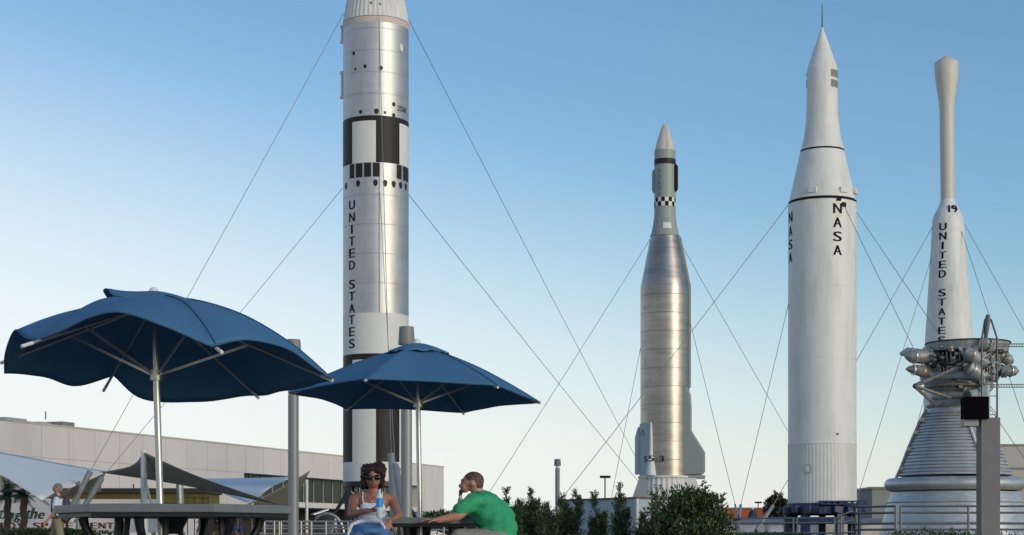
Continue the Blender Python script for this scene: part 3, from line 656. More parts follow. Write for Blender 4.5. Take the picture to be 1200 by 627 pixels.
# ------------------------------------------------------------------ guy wires
def guy(p0, p1, tube, label, r=.013, sag=.006):
    """p0 high end, p1 low end of the cable (px, py, Y); tube: (px, py, Y) ground end of the anchor tube or None"""
    a = at(*p0); b_ = at(*p1); e = empty('guy_wire', (b_.x, b_.y, min(b_.z, b_.z)), label, 'guy wire', 'guy wires holding the rockets')
    pts = []; L = (a - b_).length
    for k in range(13):
        t = k / 12; p = a.lerp(b_, t); p.z -= sag * L * 4 * t * (1 - t) * .5; pts.append(p)
    m_ = MB(); m_.tube(pts, r, 6); m_.build('cable', M['cable'], e)
    if tube:
        c_ = at(*tube); m_ = MB(); d = (c_ - b_); m_.tube([b_ - d*.01, b_ + d*.04, b_ + d*.05, c_], [.09, .09, tube[3] if len(tube) > 3 else .13, tube[3] if len(tube) > 3 else .13][:4], 12) if False else m_.tube([b_, c_], (tube_r[0], tube_r[1]), 12)
        m_.build('anchor_tube', M['pole'], e)
    return e
tube_r = (.125, .125)
guy((402.5, 16, 80), (106, 552, 72), (78, 606, 72), 'upper cable from the tallest silver rocket down to the left')
guy((401, 221, 80), (119.5, 560, 72), (95, 600, 72), 'lower cable from the tallest silver rocket down to the left')
tube_r = (.10, .10)
guy((479, 23, 80), (792, 624, 128), None, 'upper cable from the tallest silver rocket down to the right', .016)
guy((479, 228, 80), (800, 627, 122), None, 'lower cable from the tallest silver rocket down to the right', .016)
tube_r = (.12, .20)
guy((444, 20, 78.4), (458.5, 532, 60), (464, 612, 59), 'upper cable down the front of the tallest silver rocket')
guy((445, 225, 78.4), (463, 545, 59), (476, 620, 57), 'lower cable down the front of the tallest silver rocket')
tube_r = (.055, .06)
guy((762, 280, 105), (558, 601, 97), (552, 612, 96), 'upper cable from the stainless rocket down to the left', .016)
guy((750.5, 408, 105), (713, 601, 98), (711, 612, 97), 'steep cable from the stainless rocket down to the left', .016)
guy((796, 282, 105), (985, 612, 112), None, 'upper cable from the stainless rocket down to the right', .016)
guy((809, 378, 104.5), (861.5, 591, 92), (866, 618, 91), 'steep cable from the stainless rocket down to the right', .016)
guy((923, 241, 67), (646, 600, 62), (635, 616, 61), 'long cable from the fat white rocket down to the left', .0125)
guy((924, 356, 67), (868, 592, 62), (864, 618, 61), 'steep cable from the fat white rocket down to the left', .0125)
guy((1004, 249, 67), (1252, 612, 60), None, 'upper cable from the fat white rocket down to the right', .0125)
guy((989, 241, 65.8), (1172, 612, 54), None, 'front cable from the black squares of the fat white rocket to the right', .0125)
tube_r = (.085, .10)
guy((1095, 262, 80), (905.5, 593, 76), (886, 622, 75), 'upper cable from the slim white rocket down to the left', .014)
guy((1092, 300, 80), (1000, 598, 74), None, 'steep cable from the slim white rocket down to the left', .014)
guy((1131, 264, 80), (1322, 600, 90), None, 'upper cable from the slim white rocket down to the right', .014)
guy((1124, 262, 79.6), (1232, 590, 74), None, 'steep cable from the slim white rocket down to the right', .014)
guy((1100, 405, 79), (1047, 597, 72), None, 'short cable from the slim white rocket seen behind the engine', .014)

# ------------------------------------------------------------------ patio umbrellas
def spline(tab, x):       # periodic Catmull-Rom through (angle, value)
    n = len(tab); x %= 360
    for i in range(n):
        a0, a1 = tab[i][0], tab[(i+1) % n][0] + (360 if i == n-1 else 0); xx = x if x >= tab[0][0] else x + 360
        if a0 <= xx <= a1:
            t = (xx - a0) / (a1 - a0); p0, p1, p2, p3 = tab[i-1][1], tab[i][1], tab[(i+1) % n][1], tab[(i+2) % n][1]
            # monotone-ish: limited tangents
            m1 = (p2 - p0) * .35; m2 = (p3 - p1) * .35
            return (2*t**3 - 3*t*t + 1)*p1 + (t**3 - 2*t*t + t)*m1 + (-2*t**3 + 3*t*t)*p2 + (t**3 - t*t)*m2
    return tab[0][1]
def umbrella(cx, cy, label, apex, hub_z, zt, rt, ribs, p, pole_pts, pole_r, vent_r, rip=0.0, wrinkle=.02):
    e = empty('patio_umbrella', (cx, cy, 0), label, 'umbrella', 'blue patio umbrellas')
    b = MB(); nc = len(zt); per = 144 // nc if nc > 12 else 12; nr = 22; rings = []; rim = []
    ctrl = [Vector((r_*cos(R(a_)), r_*sin(R(a_)), z_)) for (a_, z_), (_, r_) in zip(zt, rt)]
    tipa = [q[0] for q in ribs]; iscorner = [min(abs((a_ - q + 180) % 360 - 180) for q in tipa) < 4 for a_, _ in zt]
    for i in range(nc):
        p0, p1, p2, p3 = ctrl[i-1], ctrl[i], ctrl[(i+1) % nc], ctrl[(i+2) % nc]
        m1 = (p2 - p1)*.9 if iscorner[i] else (p2 - p0)*.5; m2 = (p2 - p1)*.9 if iscorner[(i+1) % nc] else (p3 - p1)*.5
        for k in range(per):
            t = k/per; rim.append((2*t**3 - 3*t*t + 1)*p1 + (t**3 - 2*t*t + t)*m1 + (-2*t**3 + 3*t*t)*p2 + (t**3 - t*t)*m2)
    nseg = len(rim)
    for i in range(nr + 1):
        u = i / nr; ring = []
        for k in range(nseg):
            q = rim[k]; a = atan2(q.y, q.x); an = math.degrees(a)
            dmin = min(abs((an - w[0] + 180) % 360 - 180) for w in ribs)
            sag_ = -.022 * sin(min(1, dmin/30)*pi/2) * sin(pi*u)
            wr = wrinkle * (noise.noise(Vector((cos(a)*3.2, sin(a)*3.2, apex + u))) * u + .6 * noise.noise(Vector((cos(a)*u*4, sin(a)*u*4, apex))) * sin(pi*u))
            f_ = .04 + .96*u
            ring.append(b.bm.verts.new((cx + q.x*f_, cy + q.y*f_, q.z + (apex - q.z) * (1 - u**p) + sag_ + wr)))
        rings.append(ring)
    for r0, r1 in zip(rings, rings[1:]):
        for k in range(nseg): b.face([r0[k], r0[(k+1) % nseg], r1[(k+1) % nseg], r1[k]])
    class _V:
        def __init__(s_, co): s_.co = Vector(co)
    seam_pts = {k: [_V(rings[i][k].co) for i in range(3, nr + 1)] for k in range(nseg)}; hem_pts = [Vector(v.co) for v in rings[-1]]
    can = b.build('canopy', M['umb'], e, sharp=60, recalc=True); md = can.modifiers.new('thickness', 'SOLIDIFY'); md.thickness = .004
    for an, rr, zz in ribs:                   # stitched seams over each rib
        kk = min(range(nseg), key=lambda k: abs((math.degrees(atan2(rim[k].y, rim[k].x)) - an + 180) % 360 - 180))
        b = MB(); b.tube([sv.co + Vector((0, 0, .004)) for sv in seam_pts[kk]], .0045, 5); b.build('seam', M['seam'], e)
    b = MB(); b.tube(hem_pts + [hem_pts[0]], .006, 5, cap=False); b.build('hem', M['seam'], e)
    b = MB(); vr = []                         # the vent flap on top
    for i in range(9):
        u = i / 8; ring = []
        for k in range(72):
            a = 2*pi*k/72; r = .03 + (vent_r - .03) * u * (1 + .05 * cos(6*(a - R(ribs[0][0])))); zz = apex + .045 - .085 * u**1.5 - (.007 * (1 - cos(12*a)) * (u > .9))
            if rip: zz += rip * max(0, cos(a - R(195)))**6 * u**2; r += rip * .6 * max(0, cos(a - R(195)))**6 * u
            ring.append(b.bm.verts.new((cx + r*cos(a), cy + r*sin(a), zz)))
        vr.append(ring)
    for r0, r1 in zip(vr, vr[1:]):
        for k in range(72): b.face([r0[k], r0[(k+1) % 72], r1[(k+1) % 72], r1[k]])
    vo = b.build('vent_flap', M['umb'], e, sharp=60); md = vo.modifiers.new('thickness', 'SOLIDIFY'); md.thickness = .004
    b = MB(); b.tube(pole_pts, pole_r, 20); b.build('pole', M['ptop'], e)
    tp = Vector(pole_pts[-1]); b = MB(); b.ball(tp + Vector((0, 0, .02)), .036, 3); b.build('finial', M['lens'], e)
    hx = lambda z: Vector(pole_pts[0]).lerp(Vector(pole_pts[-1]), (z - pole_pts[0][2]) / (pole_pts[-1][2] - pole_pts[0][2]))
    h = hx(hub_z); b = MB(); b.tube([h - Vector((0,0,.035)), h + Vector((0,0,.035))], pole_r*1.9, 16); b.build('hub', M['ptop'], e)
    h2 = hx(apex - .06)
    for an, rr, zz in ribs:
        a = R(an); tip = Vector((cx + rr*cos(a), cy + rr*sin(a), zz)); st_ = h2 + Vector((.05*cos(a), .05*sin(a), 0))
        b = MB(); b.tube([st_, tip], .0105, 8); rb = b.build('rib', M['ptop'], e); d_ = (tip - st_).normalized(); b = MB(); b.tube([tip - d_*.09, tip + d_*.004], .0125, 8); b.build('end_cap', M['white'], rb)
        mid = st_.lerp(tip, .52); b = MB(); b.bar(h + Vector((.04*cos(a), .04*sin(a), .01)), mid, .012, .018); b.ball(mid, .016, 1); b.build('strut', M['ptop'], e)
    b = MB(); b.lathe((pole_pts[0][0], pole_pts[0][1]), [(.004, .30), (.05, .30), (.07, .06), (.30, .05)], 32); b.build('base', M['black'], e)
    return e
uL = (wx(181, 12), 12.0)
ribsL = [(351, 1.29, 1.635), (58.6, 1.13, 1.612), (120, 1.22, 1.675), (174, 1.12, 1.79), (233, 1.12, 1.795), (301, 1.28, 1.735)]
cL = [(24, 1.03, 1.64), (58.6, 1.12, 1.625), (85, 1.10, 1.602), (106, 1.14, 1.612), (118, 1.09, 1.775), (133, 1.15, 1.695), (152, 1.07, 1.737), (172, 1.11, 1.72), (186, 1.02, 1.84), (199, .94, 1.975), (215, .93, 1.90), (232, .97, 1.85),
      (247, 1.02, 1.89), (258, 1.02, 1.965), (270, 1.05, 2.00), (285, 1.12, 1.905), (299, 1.21, 1.775), (311, 1.22, 1.82), (328, 1.19, 1.81), (351, 1.29, 1.648)]
ztL = [(a_, z_) for a_, r_, z_ in cL]; rtL = [(a_, r_) for a_, r_, z_ in cL]
umbrella(uL[0], uL[1], 'wind warped blue umbrella with bent canopy and loose ribs over the left table', 2.235, wz(440, 12), ztL, rtL, ribsL, 2.0,
         [(wx(191.5, 12), 12.0, 0.02), (wx(180.3, 12), 12.0, 2.255)], .024, .30, rip=.10)
uR = (wx(489.5, 16), 16.0)
tips = [(10, 1.17, 1.835), (70, 1.17, 1.80), (130, 1.17, 1.825), (190, 1.20, 1.885), (250, 1.16, 1.935), (310, 1.18, 1.89)]
ztR = []; rtR = []
for i, (a_, r_, z_) in enumerate(tips):
    z2 = tips[(i+1) % 6][2]
    ztR += [(a_, z_), (a_ + 30, (z_ + z2)/2 + .016)]; rtR += [(a_, r_), (a_ + 30, r_ * .835)]
ztR = [(a_ if a_ < 360 else a_ - 360, z_) for a_, z_ in ztR]; rtR = [(a_ if a_ < 360 else a_ - 360, z_) for a_, z_ in rtR]
umbrella(uR[0], uR[1], 'neat six sided blue umbrella over the couple at the right table', 2.325, wz(473, 16), ztR, rtR, [(a_, r_, z_ - .01) for a_, r_, z_ in tips], 1.38,
         [(wx(493.5, 16), 16.0, 0.02), (wx(488.7, 16), 16.0, 2.36)], .024, .285, wrinkle=.006)

# ------------------------------------------------------------------ tables
def table(cx, cy, ztop, rad, label):
    e = empty('patio_table', (cx, cy, 0), label, 'table', 'six sided patio tables')
    hexp = lambda r: [(cx + r*cos(R(60*k)), cy + r*sin(R(60*k))) for k in range(6)]
    b = MB(); prism(b, hexp(rad), ztop - .058, ztop); b.build('tabletop', M['table'], e, smooth=False, bevel=.006)
    b = MB(); prism(b, hexp(rad - .03), ztop - .085, ztop - .0585); b.build('under_frame', M['black'], e, smooth=False)
    for k in range(6):
        a = R(60*k + 20); b = MB()
        pts = [(cx + r*cos(a), cy + r*sin(a), z) for r, z in ((.62*rad/.84, ztop - .086), (.60*rad/.84, ztop - .16), (.50*rad/.84, .45), (.47*rad/.84, .30), (.55*rad/.84, .12), (.66*rad/.84, .02))]
        b.tube(pts, [.035, .030, .026, .026, .026, .03], 10); b.build('leg', M['black'], e)
        b = MB(); a2 = a + R(14); pts = [(cx + r*cos(a2), cy + r*sin(a2), z) for r, z in ((.40, ztop - .086), (.42, .55), (.40, .40), (.48, .28))]
        b.tube(pts, .022, 10); b.build('brace', M['black'], e)
    b = MB(); b.lathe((cx, cy), [(ztop - .20, .05), (ztop - .086, .11)], 24); b.build('umbrella_collar', M['black'], e)
    return e
table(wx(203, 12), 12.0, .775, .84, 'empty grey hexagonal table under the warped umbrella at left')
table(wx(489, 16.1), 16.1, .735, .60, 'grey hexagonal table where the couple sits')
TZ = .735

# ------------------------------------------------------------------ lamp posts
def lamp(px, py_top, Y, w_px, base_z, label):
    zt = wz(py_top, Y); x = wx(px, Y); r = w_px / 2 / F * Y
    e = empty('street_lamp', (x, Y, base_z), label, 'lamp post', 'round topped plaza lamp posts')
    b = MB(); b.lathe((x, Y), [(zt - .42, r), (base_z + .05, r)][::-1], 32); b.build('pole', M['pole'], e)
    b = MB(); b.lathe((x, Y), [(base_z + .001, r*1.7), (base_z + .05, r*1.7)], 32); b.build('base_plate', M['pole'], e)
    b = MB(); b.lathe((x, Y), [(zt - .42, r*.8), (zt - .31, r*.8)], 32); b.build('lens', M['lens'], e)
    b = MB(); b.lathe((x, Y), [(zt - .31, r*1.45), (zt - .28, r*1.5), (zt - .02, r*1.34), (zt, r*1.28)], 32); b.build('cap', M['cap'], e)
lamp(343.8, 398, 31.5, 12.5, 0, 'grey lamp post between the two umbrellas')
lamp(476.4, 383, 29.5, 13, 0, 'grey lamp post rising behind the right umbrella')
lamp(653.3, 538, 79, 5.4, GZ, 'distant lamp post with a bright lens above the shrubs')
lamp(91.3, 549.5, 86, 5.4, GZ, 'distant lamp post in front of the white welcome sign')

# square post with dark box (near right)
YP = 20.0; e = empty('speaker_post', (wx(1158, YP), YP, 0), 'flat grey square post with a black box mounted on its left side', 'post')
b = MB(); b.box((wx(1158, YP), YP, wz(490, YP)/2), (.222, .222, wz(490, YP))); b.build('post', M['conc'], e, bevel=.004)
b = MB(); M['bb'] = mat('matte_black', (.004, .003, .004), .9, spec=.05); c = at(1142.3, 478.5, YP - .06); b.box(c, (.282, .20, .262)); b.build('box', M['bb'], e, bevel=.006)
b = MB(); b.box(at(1136.5, 495.5, YP - .02), (.18, .14, .085)); b.build('bracket', M['pole'], e, bevel=.004)
b = MB(); b.box(at(1155.5, 465.2, YP + .02), (.03, .22, .26)); b.box(at(1157, 478, YP+.02), (.012, .2, .25)); b.build('mounting_plate', M['galv'], e)

# ------------------------------------------------------------------ large white panelled building
bA = Vector((wx(15, 110), 110)); bB = Vector((wx(520, 181), 181)); bd = bB - bA; bl = bd.length; bu = bd / bl; bn = Vector((bu.y, -bu.x))   # outward (towards camera side)
HB = 8.0
def bp(px): # parameter along the wall for an image column
    k = (px - 600) / F; return (k * bA.y - bA.x) / (bu.x - k * bu.y)
def bw(s, d, z): return Vector((bA.x + bu.x*s + bn.x*d, bA.y + bu.y*s + bn.y*d, z))
bld = empty('exhibit_building', (bA.x, bA.y, GZ), 'long low white panelled building behind the left umbrella', 'building')
zwt, zwb, zg = wz(562.5, 157), wz(590.5, 157), wz(596.5, 157)
s_w0, s_w1 = bp(286), bp(494); s_g0, s_g1 = bp(238), bp(497)
def wallbox(b, s0, s1, z0, z1, dep=.6, front=0.0):
    v = [bw(s0, front, z0), bw(s1, front, z0), bw(s1, front - dep, z0), bw(s0, front - dep, z0)]; w = [p + Vector((0,0,z1 - z0)) for p in v]
    vv = [b.bm.verts.new(p) for p in v + w]
    for q in ((0,3,2,1),(4,5,6,7),(0,1,5,4),(1,2,6,5),(2,3,7,6),(3,0,4,7)): b.face([vv[i] for i in q])
b = MB(); wallbox(b, 0, bl, zwt, HB, 30); wallbox(b, 0, s_w0, GZ, zwt - .001, 30) if False else None
b.build('upper_wall', M['build'], bld, smooth=False)
b = MB(); wallbox(b, 0, s_g0, GZ, zwt - .002, 29.9); b.build('wall', M['build'], bld, smooth=False)
b = MB(); wallbox(b, s_g0 + .003, s_w0, zg, zwt - .002, 29.9); wallbox(b, s_w0 + .003, s_w1, zg, zwb, 29.9); b.build('wall', M['build'], bld, smooth=False)
b = MB(); wallbox(b, s_w1 + .003, bl, GZ, zwt - .002, 29.9); b.build('wall', M['build'], bld, smooth=False)
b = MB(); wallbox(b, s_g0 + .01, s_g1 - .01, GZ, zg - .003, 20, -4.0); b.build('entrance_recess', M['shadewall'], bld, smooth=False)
b = MB(); wallbox(b, s_w0 + .01, s_w1 - .01, zwb + .003, zwt - .005, 20, -1.1); gl = b.build('window_band', M['glass'], bld, smooth=False)
npan = 19
for k in range(npan):
    s = s_w0 + (s_w1 - s_w0) * (k + .5) / npan; b = MB(); wallbox(b, s - .06, s + .06, zwb + .004, zwt - .006, .06, -1.03); b.build('mullion', M['frame'], gl, smooth=False)
for k in range(1, 24):
    s = bl*k/24; b = MB(); wallbox(b, s - .035, s + .035, zwt + .04, HB - .02, .02, .006); b.build('panel_joint', M['joint'], bld, smooth=False)
    if s < s_g0: b = MB(); wallbox(b, s - .035, s + .035, GZ, zwt - .04, .02, .006); b.build('panel_joint', M['joint'], bld, smooth=False)
b = MB(); wallbox(b, .05, s_w0, zwt - .035, zwt + .03, .02, .008); b.build('panel_joint', M['joint'], bld, smooth=False)
b = MB(); wallbox(b, 0, bl, HB + .001, HB + .12, .5, .05); b.build('parapet_cap', M['joint'], bld, smooth=False)
# rounded left corner
b = MB(); cc = bw(0, -4, 0); rings = []
a_n = atan2(bn.y, bn.x)
for zz_ in (GZ, HB): rings.append([b.bm.verts.new((cc.x + 4*cos(a_n - R(9*k)), cc.y + 4*sin(a_n - R(9*k)), zz_)) for k in range(0, 11)])
for k in range(10): b.face([rings[0][k], rings[0][k+1], rings[1][k+1], rings[1][k]])
p0, p1 = rings[0][10].co.copy(), rings[1][10].co.copy(); d2 = Vector((-bu.x*0 - 1, .9, 0)).normalized()*60
b.poly([p0, p0 + d2, p1 + d2, p1]); b.build('rounded_corner', M['build'], bld, sharp=30)
b = MB()
for px0, px1, z1, d in ((30, 55, .75, -3), (80, 104, .75, -3)):
    pass
b.bm.free()
for (px0, px1, zz_, dd) in ((30, 54, .34, -1.5), (78, 90, .34, -2.0)):
    b = MB(); s0, s1 = bp(px0), bp(px1); wallbox(b, s0, s1, HB + .122, HB + .122 + zz_, 2.2, dd); b.build('roof_unit', M['roofbox'], bld, smooth=False, bevel=.03)
for (px0, px1, zz_) in ((50, 63, .18), (90, 105, .42)):
    b = MB(); wallbox(b, bp(px0) + .1, bp(px1), HB + .122, HB + .122 + zz_, 1.4, -1.2); b.build('roof_unit', M['cap'], bld, smooth=False, bevel=.03)
b = MB(); q = bw(bp(90), -2.5, HB + .7); b.tube([q, q + Vector((0,0,.55))], .05, 6); b.build('vent_pipe', M['cap'], bld)

# right side buildings
def simple_building(name, label, px0, px1, py_top, Y, m, extra=None, depth=14):
    x0, x1 = wx(px0, Y), wx(px1, Y); zt = wz(py_top, Y); e = empty(name, ((x0+x1)/2, Y, GZ), label, 'building')
    b = MB(); b.box(((x0+x1)/2, Y + depth/2, (GZ + zt)/2), (x1 - x0, depth, zt - GZ)); b.build('wall', M[m], e, smooth=False)
    b = MB(); b.box(((x0+x1)/2, Y + depth/2 - .05, zt + .061), (x1 - x0 + .2, depth + .1, .12)); b.build('parapet_cap', M['cap'], e, smooth=False)
    if extra:
        b = MB(); b.box(((x0+x1)/2, Y - .02, wz(extra, Y)), (x1 - x0, .08, .14)); b.build('string_course', M['cap'], e, smooth=False)
    return e
simple_building('flat_roofed_building', 'beige flat roofed building cut by the right edge of the photo', 1166, 1330, 522.5, 120, 'bbuild', 549)
simple_building('flat_roofed_building', 'small grey block seen just left of the rocket engine', 1022, 1060, 573, 95, 'gbuild', None, 8)
# orange building, with its low blue booth in front
e = simple_building('orange_building', 'low orange walled building beyond the railings', 790, 930, 596.5, 140, 'orange', None, 10)
# small obelisk-like blue tent
e = empty('pointed_kiosk', (wx(882, 96), 96, GZ), 'small dark blue pointed kiosk in front of the orange building', 'kiosk')
b = MB(); b.lathe((wx(882, 96), 96), [(GZ, .34), (wz(608, 96), .30), (wz(600, 96), .20), (wz(596.5, 96), .04)], 10); b.build('body', mat('dark_teal_paint', (.012, .04, .075), .7), e)
b = MB(); b.ball((wx(882, 96), 96, wz(596, 96)), .07, 2); b.build('knob', M['lens'], e)
e = empty('blue_booth', (wx(880, 84), 84, GZ), 'low slate blue booth with a pale mottled front behind the railings', 'booth')
b = MB(); b.box((wx(882, 84), 85, wz(611, 84)), (7.2, 2, .28)); b.build('roof_band', M['bluewall'], e, smooth=False)
b = MB(); b.box((wx(882, 84), 85, (GZ + wz(614.5, 84))/2), (7.0, 1.8, wz(614.5, 84) - GZ)); b.build('front_wall', M['mural'], e, smooth=False)
e = empty('blue_booth', (wx(985, 88), 88, GZ), 'pale booth glimpsed through the legs of the navy stand', 'booth')
b = MB(); b.box((wx(975, 88), 89, (GZ + wz(612, 88))/2), (6.0, 1.6, wz(612, 88) - GZ)); M['cream'] = mat('cream_wall', (.52, .48, .42), .8, var=.25, scale=1.2); b.build('front_wall', M['cream'], e, smooth=False)
b = MB(); b.box((wx(975, 88), 89, wz(612, 88) + .101), (6.2, 1.8, .2)); b.build('roof_band', M['bluewall'], e, smooth=False)

# parking lot floodlight masts
def flood(px, py, Y, label, s=.62):
    x = wx(px, Y); z = wz(py, Y); e = empty('floodlight_mast', (x, Y, GZ), label, 'floodlight', 'distant parking lot floodlights')
    b = MB(); b.tube([(x, Y, GZ), (x, Y, z)], .11*s, 8); b.build('pole', M['cap'], e)
    for q in (-1, 0.15, 1.1):
        b = MB(); b.box((x + q*.42*s, Y, z + .05), (.62*s, .5*s, .34*s)); b.build('lamp_head', M['ink'], e, bevel=.03)
flood(709, 559.5, 150, 'floodlight mast standing beyond the shrubs left of the stainless rocket')
flood(888.5, 589.5, 160, 'small floodlight mast above the orange building', .45)
flood(912.5, 582.5, 150, 'small floodlight mast beside the reddish tree', .45)

# ------------------------------------------------------------------ olive roofed snack pavilion, welcome sign
YK = 100.0
e = empty('snack_pavilion', (wx(150, YK), YK, GZ), 'olive yellow fascia pavilion under the shade sails', 'pavilion')
x0, x1 = wx(58, YK), wx(240, YK)
zt0, zb0 = wz(574, YK), wz(589.5, YK)
b = MB(); b.box(((x0+x1)/2, YK+2.5, (zt0 + zb0)/2 - .1), (x1-x0, 5, zt0 - zb0 - .2)); b.build('fascia', M['olive'], e, smooth=False)
b = MB(); b.box(((x0+x1)/2, YK+2.45, zt0 - .05), (x1-x0+.3, 5.3, .28)); b.build('roof_edge', M['dkroof'], e, smooth=False)
for q in range(9):
    b = MB(); x = x0 + .3 + (x1-x0-.6)*q/8; b.box((x, YK + .2, (GZ + zb0)/2), (.16, .16, zb0 - GZ - .006)); b.build('post', M['dkroof'], e)
for q in (113, 155, 183, 222):
    b = MB(); b.tube([(wx(q, YK), YK+.3, zt0), (wx(q, YK), YK+.3, wz(567 if q < 200 else 573, YK))], .035, 6); b.build('roof_post', M['dkroof'], e)
e = empty('railing', (wx(232, 98), 98, GZ), 'thin dark railing right of the olive pavilion', 'railing')
b = MB(); b.bar(at(212, 583, 98), at(245, 584, 98), .05, .05); b.build('rail', M['dkroof'], e)
for q in (213, 220, 228, 237, 244): b = MB(); b.tube([(wx(q, 98), 98, GZ), at(q, 577 if q in (220, 237) else 582, 98)], .03, 6); b.build('post', M['dkroof'], e)
YS = 90.0
sg = empty('welcome_sign', (wx(90, YS), YS, GZ), 'wide white sign with green script and KENNEDY SPACE CENTER', 'sign')
zs0, zs1 = wz(624, YS), wz(585, YS)
b = MB(); b.box(((wx(-60, YS)+wx(184, YS))/2, YS + .15, (zs0 + zs1)/2), (wx(184, YS)-wx(-60, YS), .3, zs1 - zs0)); b.build('board', M['signw'], sg, smooth=False)
for q in (-50, 60, 178): b = MB(); b.box((wx(q, YS), YS + .45, (GZ + zs1)/2), (.2, .25, zs1 - GZ)); b.build('post', M['galv'], sg)
b = MB(); txt = 'KENNEDY SPACE CENTER'; pitch = 9.6
for i, ch in enumerate(txt):
    if ch == ' ': continue
    px = -34 + i * pitch; c_ = at(px, 616, YS)
    glyph_on(b, ch, lambda u, v: Vector((c_.x + u, YS - .012, c_.z + v)), 7.4*YS/F, 7.0*YS/F, weight=3.0)
b.build('block_lettering', M['signm'], sg)
b = MB(); txt = 'Celebrating the Story'
cu = {'C':8,'S':8,'l':3,'i':3,'t':5,'r':5,' ':5}; px = -52
for ch in txt:
    w_ = cu.get(ch, 7.2)
    if ch != ' ':
        hgt = 13 if ch in 'Clbhd' or ch == 'S' else (11 if ch == 't' else (7.5 if ch not in 'gy' else 11)); cyy = 608 - hgt/2 + (4 if ch in 'gy' else 0)
        c_ = at(px + w_/2, cyy, YS); h_ = hgt*YS/F
        glyph_on(b, ch, lambda u, v: Vector((c_.x + u + v*.30, YS - .013, c_.z + v)), (w_ - .6)*YS/F, h_, weight=3.2)
    px += w_ + .9
b.build('script_lettering', M['signg'], sg)

# ------------------------------------------------------------------ shade sails
def sail(name, corners, bow, m, label, n=14):
    """triangular tensioned membrane with edges bowed inward; corners (px,py,Y)"""
    P = [at(*c) for c in corners]; G = (P[0]+P[1]+P[2])/3; e = empty(name, (G.x, G.y, GZ), label, 'shade sail', 'tensioned shade sails')
    b = MB(); idx = {}
    for i in range(n + 1):
        for j in range(n + 1 - i):
            u, v = i/n, j/n; w = 1-u-v; p = P[0]*u + P[1]*v + P[2]*w
            k = 4*(u*v + v*w + w*u) ; edge = 1 - min(1, 3*min(u, v, w)*2)
            pull = bow * edge * 4 * max(u*v, v*w, w*u)
            p = p.lerp(G, pull); idx[i, j] = b.bm.verts.new(p)
    for i in range(n):
        for j in range(n - i):
            b.face([idx[i, j], idx[i+1, j], idx[i, j+1]])
            if i + j < n - 1: b.face([idx[i+1, j], idx[i+1, j+1], idx[i, j+1]])
    o = b.build('membrane', M[m], e, sharp=60); md = o.modifiers.new('thickness', 'SOLIDIFY'); md.thickness = .012
    return e
e = sail('shade_sail', [(117, 553.5, 82), (168, 529.5, 74), (334, 593, 64)], .24, 'sail_o', 'olive shade sail stretched from the white mast toward the right')
b = MB(); b.tube([(wx(168.5, 74), 74.1, GZ), at(168.5, 528, 74.1)], [.17, .13], 14); b.build('mast', M['white'], e)
b = MB(); b.tube([at(169.5, 560, 74), at(178, 592, 73)], .05, 6); b.build('stay', M['nose'], e)
b = MB(); b.tube([(wx(213, 78), 78, GZ), at(210.5, 567, 78)], .16, 10); b.build('prop', M['galv'], e)
e = sail('shade_sail', [(196, 560.5, 96), (346, 558.5, 92), (296, 592, 70)], .16, 'sail_w', 'pale blue white shade sail sagging between two high corners')
e = sail('shade_sail', [(290, 590.5, 70), (363, 551.5, 76), (341, 606, 80)], .12, 'sail_o', 'small shade sail rising to a white pointed corner behind the lamp post')
b = MB(); b.tube([(wx(359.5, 77), 77, GZ), at(359.5, 562, 77)], .07, 10); b.build('mast', M['white'], e)
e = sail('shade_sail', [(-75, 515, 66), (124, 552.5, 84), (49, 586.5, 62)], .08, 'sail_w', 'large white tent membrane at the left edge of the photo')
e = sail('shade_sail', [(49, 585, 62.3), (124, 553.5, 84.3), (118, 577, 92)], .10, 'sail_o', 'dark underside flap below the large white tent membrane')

# ------------------------------------------------------------------ railings
def railing(pts, heights, posts, m, r, label, ground=0.0, corner=.12):
    """pts: list of (px, Y); heights: z of the rails; posts: list of (px, Y)"""
    P = [(wx(p, Y), Y) for p, Y in pts]; e = empty('railing', (P[0][0], P[0][1], ground), label, 'railing', 'metal pipe railings')
    for h in heights:
        b = MB(); b.tube([(x, y, h) for x, y in P], r, 8); b.build('rail', M[m], e)
    for p, Y in posts:
        b = MB(); b.tube([(wx(p, Y), Y, ground), (wx(p, Y), Y, heights[0])], r*1.15, 8); b.build('post', M[m], e)
    return e
M['railm'] = mat('railing_steel', (.17, .17, .165), .45, metal=.5)
hE = [wz(y, 36) for y in (593.2, 600.8, 613.6, 620.6)]
railing([(1054.5, 36), (1135, 36), (1240, 36)], hE, [(1055.5, 36), (1134.8, 36), (1226, 36)], 'railm', .022, 'pipe railing close in front of the engine nozzle')
railing([(1002, 37), (1050, 36)], hE, [(1003.5, 37), (1049.6, 36)], 'railm', .024, 'short pipe railing turning the corner left of the engine')
railing([(985.5, 44), (1000, 37.4)], [wz(y, 41) for y in (602, 612, 624)], [(985.5, 44)], 'railm', .022, 'angled pipe railing between the two long runs')
hC = [wz(y, 48) for y in (607.2, 612.8, 624.6)]
railing([(932.5, 48), (985, 48)], hC, [(934.5, 48), (978.5, 48)], 'galv', .022, 'pipe railing in front of the navy rocket stand', GZ)
railing([(824, 49), (930, 48)], hC, [(842, 49), (866, 49), (898, 48.5), (930, 48)], 'galv', .022, 'long pipe railing in front of the blue booth', GZ)
hL = [wz(y, 60) for y in (611.2, 616.2, 619.5, 625.5)]
M['railw'] = mat('pale_railing', (.36, .36, .34), .4, metal=.5)
railing([(309.5, 60), (327.5, 60)], hL, [(310, 60), (321.5, 60), (327.2, 60)], 'railw', .035, 'pale pipe railing left of the nearer lamp post', GZ)
railing([(302, 54), (309, 60)], hL, [(302, 54)], 'railw', .035, 'pale pipe railing end turning toward the crowd', GZ)
